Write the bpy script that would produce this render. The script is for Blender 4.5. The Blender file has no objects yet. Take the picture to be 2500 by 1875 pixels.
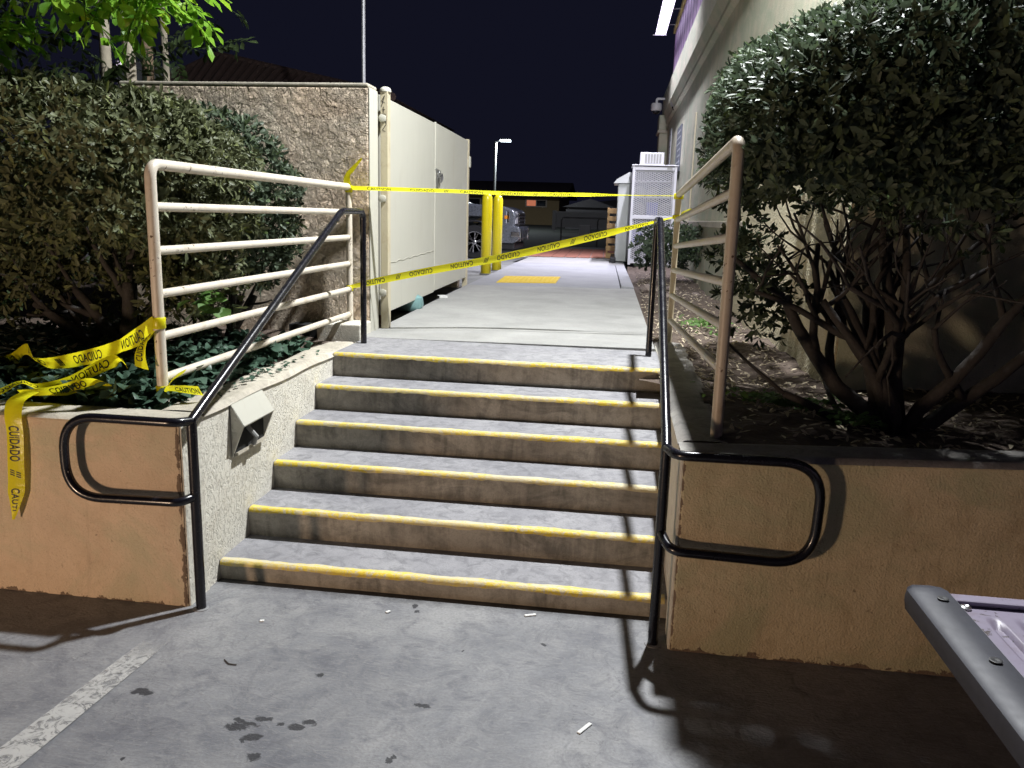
import bpy, bmesh, math, random
import numpy as np
from mathutils import Vector, Matrix, Quaternion
random.seed(7); RNG = np.random.default_rng(7)
PI = math.pi
SC = bpy.context.scene
COL = SC.collection

# ------------------------------------------------------------------ camera
cd = bpy.data.cameras.new('camera'); cam = bpy.data.objects.new('camera', cd); COL.objects.link(cam)
RR = [[0.9906177821524514, -0.12488850015773591, -0.05549119039729991],
      [0.1334942737341267, 0.9712100684281108, 0.19730758187171266],
      [0.029252154853211094, -0.2028641553163489, 0.978769863616687]]
CAM = Vector((1.716, -3.187, 1.553))
m = Matrix([[RR[i][0], RR[i][2], -RR[i][1]] for i in range(3)]).to_4x4(); m.translation = CAM
cam.matrix_world = m
cd.sensor_fit = 'HORIZONTAL'; cd.angle = 2 * math.atan(1250 / 1961.86); cd.clip_start = 0.02; cd.clip_end = 600
SC.camera = cam

# ------------------------------------------------------------------ night sky
w = bpy.data.worlds.new('World'); SC.world = w; w.use_nodes = True
bg = w.node_tree.nodes['Background']; bg.inputs[0].default_value = (0.0056, 0.0060, 0.0135, 1); bg.inputs[1].default_value = 1.0

# ------------------------------------------------------------------ exposure
SC.view_settings.view_transform = 'Standard'; SC.view_settings.look = 'None'
SC.view_settings.exposure = 0.0; SC.view_settings.gamma = 1.0
SC.render.engine = 'CYCLES'
SC.cycles.use_denoising = True
SC.cycles.max_bounces = 6; SC.cycles.diffuse_bounces = 3; SC.cycles.glossy_bounces = 3; SC.cycles.transmission_bounces = 3
SC.cycles.caustics_reflective = False; SC.cycles.caustics_refractive = False
SC.cycles.sample_clamp_indirect = 3.0

KEY = Vector((2.42, 1.82, 5.70))          # lamp on the store's sign arm, just above the frame
WARM = Vector((-1.7, -4.1, .30))         # low path lamp behind the photographer, on the left
KEY_W, LED_W, WARM_W, STREET_W = 3000, 560, 340, 380

# ------------------------------------------------------------------ materials
class NT:
    def __init__(s, name):
        s.m = bpy.data.materials.new(name); s.m.use_nodes = True
        s.t = s.m.node_tree; s.p = s.t.nodes['Principled BSDF']; s.out = s.t.nodes['Material Output']
    def n(s, typ, ins=None, **props):
        nd = s.t.nodes.new(typ)
        for k, v in props.items(): setattr(nd, k, v)
        for k, v in (ins or {}).items(): s.set(nd.inputs[k], v)
        return nd
    def set(s, sock, v):
        if isinstance(v, bpy.types.NodeSocket): s.t.links.new(v, sock)
        else:
            if isinstance(v, (tuple, list)) and len(v) == 3 and sock.type == 'RGBA': v = (*v, 1)
            sock.default_value = v
    def pos(s): return s.n('ShaderNodeNewGeometry').outputs['Position']
    def obj(s): return s.n('ShaderNodeTexCoord').outputs['Object']
    def map(s, vec, scale=(1, 1, 1), loc=(0, 0, 0), rot=(0, 0, 0)):
        return s.n('ShaderNodeMapping', {'Vector': vec, 'Scale': scale, 'Location': loc, 'Rotation': rot}).outputs[0]
    def noise(s, vec, scale, detail=4, rough=.55, dist=0, out=0):
        return s.n('ShaderNodeTexNoise', {'Vector': vec, 'Scale': scale, 'Detail': detail, 'Roughness': rough, 'Distortion': dist}).outputs[out]
    def vor(s, vec, scale, feature='F1', out='Distance', rnd=1):
        return s.n('ShaderNodeTexVoronoi', {'Vector': vec, 'Scale': scale, 'Randomness': rnd}, feature=feature).outputs[out]
    def ramp(s, fac, stops, interp='LINEAR'):
        r = s.n('ShaderNodeValToRGB', {'Fac': fac}); cr = r.color_ramp; cr.interpolation = interp
        while len(cr.elements) < len(stops): cr.elements.new(.5)
        for e, (p, c) in zip(cr.elements, stops):
            e.position = p; e.color = (*c, 1) if isinstance(c, tuple) else (c, c, c, 1)
        return r.outputs[0]
    def mix(s, fac, a, b, blend='MIX'):
        nd = s.n('ShaderNodeMix', data_type='RGBA', blend_type=blend)
        s.set(nd.inputs[0], fac); s.set(nd.inputs[6], a); s.set(nd.inputs[7], b); return nd.outputs[2]
    def math(s, op, a, b=0, clamp=False):
        nd = s.n('ShaderNodeMath', operation=op, use_clamp=clamp); s.set(nd.inputs[0], a); s.set(nd.inputs[1], b); return nd.outputs[0]
    def xyz(s, vec): return s.n('ShaderNodeSeparateXYZ', {0: vec}).outputs
    def bump(s, h, dist, strength=1, normal=None):
        nd = s.n('ShaderNodeBump', {'Height': h, 'Distance': dist, 'Strength': strength})
        if normal is not None: s.set(nd.inputs['Normal'], normal)
        return nd.outputs[0]
    def fin(s, color=None, rough=None, normal=None, **kw):
        if color is not None: s.set(s.p.inputs['Base Color'], color)
        if rough is not None: s.set(s.p.inputs['Roughness'], rough)
        if normal is not None: s.set(s.p.inputs['Normal'], normal)
        for k, v in kw.items(): s.set(s.p.inputs[k.replace('_', ' ')], v)
        return s.m

MAT = {}
def simple(name, color, rough=.6, metal=0, var=.12, nscale=6, bump=0, bscale=60, **kw):
    t = NT(name); P = t.obj()
    f = t.noise(P, nscale, 4)
    c = t.mix(f, tuple(x * (1 - var) for x in color), tuple(min(1, x * (1 + var)) for x in color))
    nrm = t.bump(t.noise(P, bscale, 3), bump) if bump else None
    r = t.math('ADD', t.math('MULTIPLY', t.noise(P, nscale * 3, 3), .2), rough - .1)
    MAT[name] = t.fin(c, r, nrm, Metallic=metal, **kw); return MAT[name]
def emis(name, color, strength):
    t = NT(name); MAT[name] = t.fin((0.02, .02, .02), .5, Emission_Color=color, Emission_Strength=strength); return MAT[name]

def m_drive():
    t = NT('drive_concrete'); P = t.pos()
    big = t.noise(P, 1.3, 5, .6, .6); mid = t.noise(P, 5.5, 6, .65, .8); fine = t.noise(P, 90, 3)
    c = t.ramp(big, [(.34, (.095, .098, .114)), (.5, (.16, .163, .174)), (.64, (.25, .25, .252))])
    c = t.mix(t.ramp(mid, [(.38, 0.), (.68, 1.)]), c, t.mix(.55, c, (.24, .238, .235)))
    c = t.mix(t.ramp(t.noise(P, 6, 7, .75, 1.5), [(.32, .8), (.52, 0.)]), c, (.075, .076, .092))
    c = t.mix(t.ramp(fine, [(.35, .35), (.6, 0.)]), c, (.10, .10, .105))
    # swirling trowel marks
    sw = t.noise(t.map(P, (1, 3.2, 1), rot=(0, 0, .5)), 9, 4, .6, 3.0)
    c = t.mix(t.ramp(sw, [(.54, 0.), (.64, .3)]), c, (.26, .258, .252))
    # spots of spilled oil and gum
    warp = t.n('ShaderNodeVectorMath', {0: t.noise(P, 26, 3, .6, .5, out=1), 1: (.5, .5, .5)}, operation='SUBTRACT').outputs[0]
    warp = t.n('ShaderNodeVectorMath', {0: warp, 'Scale': .055}, operation='SCALE').outputs[0]
    PW = t.n('ShaderNodeVectorMath', {0: P, 1: warp}, operation='ADD').outputs[0]
    mask = None
    for x, y, r, sx in ((.566, -.995, .020, 2.2), (.56, -.96, .016, 2), (.640, -1.035, .022, 1.5), (.756, -.961, .018, 1.6), (.79, -.93, .016, 1.8), (.70, -.955, .01, 1.5),
                        (.683, -1.125, .022, 1.2), (1.104, -1.06, .02, .6), (1.127, -.778, .014, 1.8), (.925, -.088, .02, .6), (.95, -.13, .014, 1.2), (.72, -.66, .012, 1.4),
                        (.167, -.869, .022, 1.9), (.633, -.94, .016, 2.2), (.62, -1.05, .018, .5), (.60, -.975, .012, 3), (1.5, -.3, .012, 1.2), (.3, -1.2, .01, 1.), (1.2, -.4, .009, 1.)):
        d = t.n('ShaderNodeVectorMath', {0: t.map(PW, (1 / sx, 1, 0), (-x / sx, -y, 0))}, operation='LENGTH').outputs['Value']
        k = t.ramp(t.math('DIVIDE', d, r), [(.75, 1.), (1., 0.)])
        mask = k if mask is None else t.math('MAXIMUM', mask, k)
    c = t.mix(t.math('MULTIPLY', mask, .95), c, (.014, .014, .018))
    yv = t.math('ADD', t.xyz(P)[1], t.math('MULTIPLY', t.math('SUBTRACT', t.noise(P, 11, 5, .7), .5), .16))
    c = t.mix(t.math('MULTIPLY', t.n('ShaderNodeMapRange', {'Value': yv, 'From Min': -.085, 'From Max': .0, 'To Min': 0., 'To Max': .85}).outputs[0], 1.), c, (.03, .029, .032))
    ck = t.vor(t.n('ShaderNodeVectorMath', {0: P, 1: t.noise(P, 3, 5, .65, 0, out=1)}, operation='ADD').outputs[0], .75, 'DISTANCE_TO_EDGE')
    c = t.mix(t.ramp(ck, [(.0, .5), (.0022, 0.)]), c, (.05, .05, .055))
    c = t.mix(t.ramp(t.noise(P, 210, 2), [(.66, 0.), (.74, .5)]), c, (.36, .36, .35))
    h = t.math('ADD', t.math('MULTIPLY', fine, .35), t.math('MULTIPLY', sw, .5))
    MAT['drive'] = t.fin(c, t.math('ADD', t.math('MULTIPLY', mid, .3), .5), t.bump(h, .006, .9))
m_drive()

def m_concrete(name, c0, c1, c2, streak=0, dark=(.05, .045, .04), rough=.75, fleck=.3):
    t = NT(name); P = t.pos()
    n1 = t.noise(P, 2.2, 5, .6, .5); n2 = t.noise(P, 14, 6, .7, 1.0); fine = t.noise(P, 130, 3)
    c = t.ramp(n1, [(.28, c0), (.5, c1), (.74, c2)])
    c = t.mix(t.ramp(n2, [(.34, fleck), (.55, 0.)]), c, dark)
    c = t.mix(t.ramp(fine, [(.3, .4), (.55, 0.)]), c, tuple(x * .55 for x in c1))
    if streak:
        v = t.noise(t.map(P, (9, 9, 1.6)), 1.6, 5, .65, .8)
        b = t.noise(t.map(P, (2.1, 2.1, 4)), 1.5, 5, .7, 1.0)
        c = t.mix(t.ramp(t.math('ADD', t.math('MULTIPLY', v, .45), t.math('MULTIPLY', b, .6)), [(.40, streak), (.56, 0.)]), c, dark)
    MAT[name] = t.fin(c, rough, t.bump(t.math('ADD', t.math('MULTIPLY', fine, .5), n2), .004, .8))
m_concrete('tread', (.19, .188, .202), (.26, .257, .27), (.33, .325, .33), fleck=.6, dark=(.09, .09, .10))
m_concrete('riser', (.25, .225, .185), (.33, .30, .245), (.42, .385, .32), streak=.72, dark=(.07, .063, .053))
m_concrete('path', (.25, .25, .238), (.31, .308, .296), (.37, .367, .352), fleck=.2, dark=(.2, .195, .19))
m_concrete('ramp', (.23, .235, .25), (.28, .285, .30), (.32, .325, .34), fleck=.12, dark=(.2, .2, .21))
m_concrete('lot', (.16, .165, .16), (.21, .215, .205), (.26, .262, .25), fleck=.2)
m_concrete('coping', (.36, .33, .27), (.46, .42, .34), (.55, .51, .42), fleck=.45, dark=(.16, .145, .12))
m_concrete('coping_dark', (.20, .19, .18), (.27, .255, .235), (.36, .34, .30), fleck=.5, dark=(.09, .085, .085))
m_concrete('asphalt', (.035, .036, .036), (.05, .05, .05), (.065, .066, .064))

def m_stucco(name, base, kind, chips=None, dirt=.25):
    t = NT(name); P = t.pos()
    n1 = t.noise(P, 1.1, 5, .6, .5); n2 = t.noise(P, 7, 5, .65, .5)
    c = t.mix(t.ramp(n1, [(.3, 0.), (.7, 1.)]), tuple(x * .86 for x in base), tuple(min(1, x * 1.08) for x in base))
    c = t.mix(t.ramp(n2, [(.3, dirt), (.5, 0.)]), c, tuple(x * y for x, y in zip(base, (.62, .56, .5))))
    spots = t.noise(P, 38, 2, .5)
    c = t.mix(t.ramp(spots, [(.22, .7), (.29, 0.)]), c, tuple(x * .35 for x in base))
    if kind == 'knock':      # heavy skip-trowel ridges
        r1 = t.noise(t.map(P, (1, 1, 1)), 12, 6, .66, .35); r2 = t.noise(t.map(P, (1, 1, .45), rot=(0, .5, 0)), 8, 5, .65, 1.2)
        h = t.math('ADD', t.ramp(r1, [(.44, 0.), (.52, .75), (.6, 1.)]), t.math('MULTIPLY', t.ramp(r2, [(.46, 0.), (.53, 1.), (.6, .35)]), .8))
        amp = t.ramp(t.noise(P, 2.6, 4, .6, .6), [(.35, .25), (.62, 1.)])
        nrm = t.bump(t.math('MULTIPLY', h, amp), .032, 1.0); nrm = t.bump(t.math('MULTIPLY', t.noise(P, 17, 5, .60, .8), t.math('ADD', t.math('MULTIPLY', amp, .8), .3)), .036, 1., nrm)
        c = t.mix(t.ramp(t.noise(P, 1.6, 4, .6, .4), [(.4, 0.), (.62, .5)]), c, tuple(x * y for x, y in zip(base, (1.05, .86, .74))))
    elif kind == 'trowel':
        r1 = t.noise(t.map(P, (1, 1, .6), rot=(.6, .3, .2)), 34, 5, .65, 1.6); r2 = t.noise(P, 62, 4, .65, 1.2)
        h = t.math('ADD', t.ramp(r1, [(.36, 0.), (.50, 1.)]), t.math('MULTIPLY', t.ramp(r2, [(.33, 0.), (.45, 1.)]), .6))
        nrm = t.bump(h, .005, .7)
        c = t.mix(t.ramp(r2, [(.28, .45), (.34, 0.)]), c, tuple(x * .5 for x in base))
    elif kind == 'dash':
        h = t.math('ADD', t.vor(P, 60), t.math('MULTIPLY', t.noise(P, 100, 3), .6))
        nrm = t.bump(h, .012, 1.0)
    else:
        h = t.math('ADD', t.noise(P, 26, 5, .6), t.math('MULTIPLY', t.noise(P, 120, 3), .9))
        nrm = t.bump(h, .006, .9)
        pt = t.noise(t.map(P, (1, 1, 1.4)), 1.9, 6, .65, .8)
        c = t.mix(t.ramp(pt, [(.42, 0.), (.58, .8)]), c, tuple(x * y for x, y in zip(base, (.72, .84, .80))))
        c = t.mix(t.ramp(t.noise(t.map(P, (7, 7, .8)), 1.5, 5, .7, .6), [(.30, .32), (.46, 0.)]), c, tuple(x * .55 for x in base))
        ck = t.vor(t.n('ShaderNodeVectorMath', {0: P, 1: t.noise(P, 5, 4, .6, 0, out=1)}, operation='ADD').outputs[0], 1.15, 'DISTANCE_TO_EDGE')
        c = t.mix(t.ramp(ck, [(.0, .35), (.004, 0.)]), c, tuple(x * .4 for x in base))
        c = t.mix(t.ramp(t.noise(P, 150, 2), [(.3, .3), (.45, 0.)]), c, tuple(x * .6 for x in base))
    if chips:
        X = t.xyz(P); k = None
        big = t.noise(P, 15, 5, .7, .8)
        for axis, at, wid, thr in chips:
            d = t.math('ABSOLUTE', t.math('SUBTRACT', X[axis], at))
            e = t.math('SUBTRACT', t.math('MULTIPLY', t.math('SUBTRACT', 1.0, t.math('DIVIDE', d, wid, True)), .42), thr)
            q = t.math('GREATER_THAN', t.math('ADD', big, e), .60)
            q = t.math('MULTIPLY', q, t.math('LESS_THAN', d, wid))
            k = q if k is None else t.math('MAXIMUM', k, q)
        c = t.mix(k, c, (.17, .125, .09)); nrm = t.bump(t.math('SUBTRACT', 1., k), .006, 1., nrm)
    MAT[name] = t.fin(c, .85, nrm, Specular_IOR_Level=.25)
CREAM = (.60, .53, .405)
m_stucco('stucco_wall', (.84, .72, .57), 'knock')
m_stucco('stucco_side', (.72, .69, .60), 'trowel', dirt=.3)
m_stucco('stucco_front', (.60, .47, .34), 'smooth', chips=[(0, -.012, .024, .215), (2, -.09, .045, .285)], dirt=.3)
m_stucco('stucco_front_tan', (.55, .455, .30), 'smooth', chips=[(0, 1.995, .018, .24), (2, -.09, .055, .265)], dirt=.5)
m_stucco('stucco_building', (.52, .50, .395), 'smooth')
m_stucco('stucco_dash', (.55, .50, .36), 'dash')

def m_pipe(name, base, thr, rust=(.10, .055, .03)):
    t = NT(name); P = t.obj()
    n1 = t.noise(P, 3, 4); n2 = t.noise(P, 42, 4, .6, .6)
    c = t.mix(n1, tuple(x * .86 for x in base), base)
    c = t.mix(t.ramp(t.noise(P, 11, 5, .65, .6), [(.32, .4), (.5, 0.)]), c, tuple(x * y for x, y in zip(base, (.6, .5, .4))))
    k = t.ramp(t.math('ADD', n2, t.math('MULTIPLY', t.noise(P, 2.3, 3), .35)), [(thr, 1.), (thr + .025, 0.)])
    c = t.mix(k, c, rust)
    MAT[name] = t.fin(c, .42, t.bump(t.math('SUBTRACT', t.math('MULTIPLY', n1, .4), k), .0015, .7))
m_pipe('pipe_paint', (.66, .60, .50), .475)
m_pipe('pipe_paint_dirty', (.50, .44, .35), .47)
m_pipe('tail_paint', (.25, .22, .29), .49, (.07, .055, .05))
m_pipe('post_paint', (.55, .49, .35), .38)
simple('black_paint', (.006, .006, .010), .26, var=.3, nscale=8, bump=.0006, bscale=30, Specular_IOR_Level=.35, Coat_Weight=.2, Coat_Roughness=.1)
t = NT('gate_paint'); P = t.obj()
c = t.mix(t.noise(P, 1.4, 4, .6), (.45, .44, .38), (.50, .49, .425))
c = t.mix(t.ramp(t.noise(t.map(P, (3, 3, .7)), 3.0, 5, .7, .5), [(.3, .22), (.45, 0.)]), c, (.36, .34, .29))
c = t.mix(t.ramp(t.noise(P, 30, 2), [(.17, .4), (.2, 0.)]), c, (.3, .28, .24))
c = t.mix(t.ramp(t.noise(t.map(P, (8, 8, .5)), 1.2, 5, .7, .4), [(.60, 0.), (.72, .22)]), c, (.33, .22, .13))
MAT['gate'] = t.fin(c, .5, t.bump(t.noise(P, 1.7, 4), .012, .6))
t = NT('nosing_yellow'); P = t.pos()
k = t.ramp(t.noise(P, 30, 6, .72, .9), [(.43, 0.), (.53, 1.)]); y = t.mix(t.noise(P, 5, 4), (.50, .36, .02), (.66, .49, .04))
k2 = t.ramp(t.noise(P, 2.3, 4, .6), [(.34, .15), (.56, 1.)])
_k = t.math('MULTIPLY', k, k2); MAT['nosing'] = t.fin(t.mix(t.math('MULTIPLY', k, k2), (.46, .40, .26), y), .6, t.bump(t.noise(P, 70, 4), .004, .8))
t = NT('nosing_worn'); P = t.pos()
k = t.ramp(t.math('ADD', t.math('MULTIPLY', t.noise(P, 34, 6, .72, .9), .7), t.math('MULTIPLY', t.noise(P, 2.2, 3), .5)), [(.56, 0.), (.66, .85)])
MAT['nosing_worn'] = t.fin(t.mix(k, t.mix(t.noise(P, 12, 5), (.46, .42, .30), (.60, .55, .38)), (.70, .53, .05)), .65, t.bump(t.noise(P, 70, 4), .004, .8))
t = NT('line_paint'); P = t.pos()
k = t.ramp(t.noise(P, 24, 6, .7, 1.), [(.36, .15), (.52, .95)]); yy = t.xyz(P)[1]
fade = t.n('ShaderNodeMapRange', {'Value': t.math('ADD', yy, t.math('MULTIPLY', t.noise(P, 14, 4), .25)), 'From Min': -.60, 'From Max': -.42, 'To Min': 1., 'To Max': 0.}).outputs[0]
MAT['line'] = t.m
t.fin(t.mix(t.noise(P, 16, 5), (.30, .30, .295), (.44, .43, .41)), .65, t.bump(t.noise(P, 60, 3), .003, .6))
_tr = t.n('ShaderNodeBsdfTransparent'); _mx = t.n('ShaderNodeMixShader', {0: t.math('MULTIPLY', k, fade), 1: _tr.outputs[0], 2: t.p.outputs[0]}); t.t.links.new(_mx.outputs[0], t.out.inputs['Surface'])
simple('bollard_paint', (.90, .74, .012), .32, var=.06, Coat_Weight=.4)
simple('tactile', (.62, .43, .02), .55, var=.1)
simple('white_metal', (.62, .62, .66), .4, var=.05)
simple('cabinet', (.50, .52, .50), .45, var=.1)
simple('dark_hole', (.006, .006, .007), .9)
simple('rust', (.24, .08, .03), .8)
simple('steel', (.45, .45, .45), .35, 1)
simple('galv', (.42, .42, .44), .5, .4)
simple('soil', (.085, .062, .048), .95, var=.5, nscale=18, bump=.02, bscale=22)
simple('rock', (.2, .16, .14), .9, var=.3, bump=.01)
simple('bark', (.038, .034, .031), .85, var=.45, nscale=20, bump=.008, bscale=38)
simple('bark_pale', (.33, .29, .22), .8, var=.3, nscale=10, bump=.004)
simple('bark_brown', (.17, .12, .075), .8, var=.3, nscale=10, bump=.004)
simple('truck_paint', (.16, .175, .20), .28, .5, var=.05, Coat_Weight=.8, Coat_Roughness=.06)
simple('tail_plastic', (.016, .017, .028), .55, var=.45, nscale=14)
simple('rubber', (.012, .012, .013), .85)
simple('chrome', (.7, .7, .72), .15, 1, var=.03)
simple('black_plastic', (.012, .012, .014), .5)
simple('glass_dark', (.01, .012, .015), .08)
simple('amber', (.7, .25, .02), .3)
simple('head_glass', (.5, .52, .55), .12, .3)
simple('red_lens', (.35, .01, .01), .2)
simple('wood', (.42, .27, .12), .8, var=.3, nscale=12, bump=.003)
simple('terracotta', (.30, .125, .085), .75, var=.18, nscale=3, bump=.003)
simple('grout', (.42, .38, .33), .9)
simple('house_wall', (.20, .145, .075), .9, var=.12)
simple('house_trim', (.32, .27, .22), .8)
simple('white_wall', (.40, .39, .40), .85, var=.12, nscale=3)
simple('shed', (.10, .095, .10), .9)
simple('roof_tile', (.045, .025, .02), .85, var=.3)
simple('grey_wall', (.25, .26, .27), .85)
simple('grass', (.012, .014, .010), .95, var=.4, nscale=8)
simple('paper', (.42, .44, .46), .7, var=.1)
simple('ink', (.008, .008, .008), .55)
simple('notice_dark', (.10, .11, .14), .6)
simple('sign_panel', (.20, .13, .22), .55, var=.05)
simple('sign_beam', (.45, .36, .12), .6)
simple('plastic_white', (.62, .62, .64), .4)
simple('plastic_grey', (.30, .30, .29), .5)
simple('dome_glass', (.02, .02, .025), .1)
simple('blue_box', (.08, .10, .42), .5)
simple('teal_bag', (.17, .30, .30), .5, var=.35, nscale=24)
simple('litter_leaf', (.30, .25, .16), .8, var=.5, nscale=20)
simple('white_scrap', (.6, .6, .58), .6)
emis('led', (.80, .70, 1.0), 6); emis('lamp_white', (.80, .92, 1.0), 16); emis('lamp_warm', (1, .55, .28), 14)
emis('lamp_key', (1, 1, .96), 10)
emis('window_lit', (1.0, .30, .15), .45); emis('sign_white', (.92, .78, 1.0), 3.0); emis('sign_red', (1., .10, .04), .8); emis('sign_green', (.01, .12, .07), .5)

def m_leaf(name, dark, light, rough=.32, trans=.25, young=None):
    t = NT(name)
    g = t.n('ShaderNodeNewGeometry'); r1 = g.outputs['Random Per Island']; r2 = t.n('ShaderNodeObjectInfo').outputs['Random']
    r = t.math('FRACT', t.math('ADD', r1, r2))
    c = t.mix(r, dark, light)
    if young: c = t.mix(t.math('GREATER_THAN', t.math('FRACT', t.math('MULTIPLY', r, 7.31)), .86), c, young)
    c = t.mix(t.math('MULTIPLY', g.outputs['Backfacing'], .5), c, tuple(min(1, x * 1.7 + .02) for x in light))
    t.fin(c, rough, None, Specular_IOR_Level=.16)
    tr = t.n('ShaderNodeBsdfTranslucent', {'Color': t.mix(.5, c, tuple(min(1, x * 2.2) for x in light))})
    mx = t.n('ShaderNodeMixShader', {0: trans, 1: t.p.outputs[0], 2: tr.outputs[0]})
    t.t.links.new(mx.outputs[0], t.out.inputs['Surface']); MAT[name] = t.m
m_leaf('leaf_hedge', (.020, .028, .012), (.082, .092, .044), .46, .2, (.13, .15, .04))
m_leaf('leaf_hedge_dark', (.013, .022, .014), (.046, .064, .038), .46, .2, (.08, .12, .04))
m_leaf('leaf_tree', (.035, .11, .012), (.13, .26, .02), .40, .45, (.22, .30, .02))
m_leaf('leaf_tree_shaded', (.014, .026, .010), (.035, .055, .018), .4, .3)  # shade of inner canopy and back hedge put into a darker leaf colour
m_leaf('leaf_ivy', (.012, .032, .020), (.04, .075, .05), .35, .15)
m_leaf('leaf_weed', (.035, .085, .02), (.085, .16, .04), .5, .35)
m_leaf('leaf_dry', (.16, .13, .08), (.42, .36, .26), .7, .2)

t = NT('tape_yellow'); P = t.obj()
nrm = t.bump(t.noise(P, 34, 3, .55, .6), .006, .55)
t.fin((.80, .76, .02), .26, nrm, Specular_IOR_Level=.5)
tr = t.n('ShaderNodeBsdfTranslucent', {'Color': (.90, .86, .02, 1)})
mx = t.n('ShaderNodeMixShader', {0: .45, 1: t.p.outputs[0], 2: tr.outputs[0]})
t.t.links.new(mx.outputs[0], t.out.inputs['Surface']); MAT['tape'] = t.m

# ------------------------------------------------------------------ geometry helpers
ORG = {}
def thing(name, label, cat, loc=(0, 0, 0), rotz=0, group=None, kind=None):
    o = bpy.data.objects.new(name, None); COL.objects.link(o); o.empty_display_size = .1
    o.location = loc; o.rotation_euler = (0, 0, rotz); o['label'] = label; o['category'] = cat
    if group: o['group'] = group
    if kind: o['kind'] = kind
    ORG[o.name] = Vector(loc)
    return o
def tag(o, label=None, cat=None, group=None, kind=None):
    for k, v in (('label', label), ('category', cat), ('group', group), ('kind', kind)):
        if v: o[k] = v
    return o
def link(name, me, mat, parent=None):
    o = bpy.data.objects.new(name, me); COL.objects.link(o)
    if mat is not None:
        me.materials.clear(); me.materials.append(MAT[mat] if isinstance(mat, str) else mat)
    if parent is not None: o.parent = parent; ORG[o.name] = ORG.get(parent.name, Vector())
    return o
def org(parent): return ORG.get(parent.name, Vector()) if parent is not None else Vector()

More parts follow.
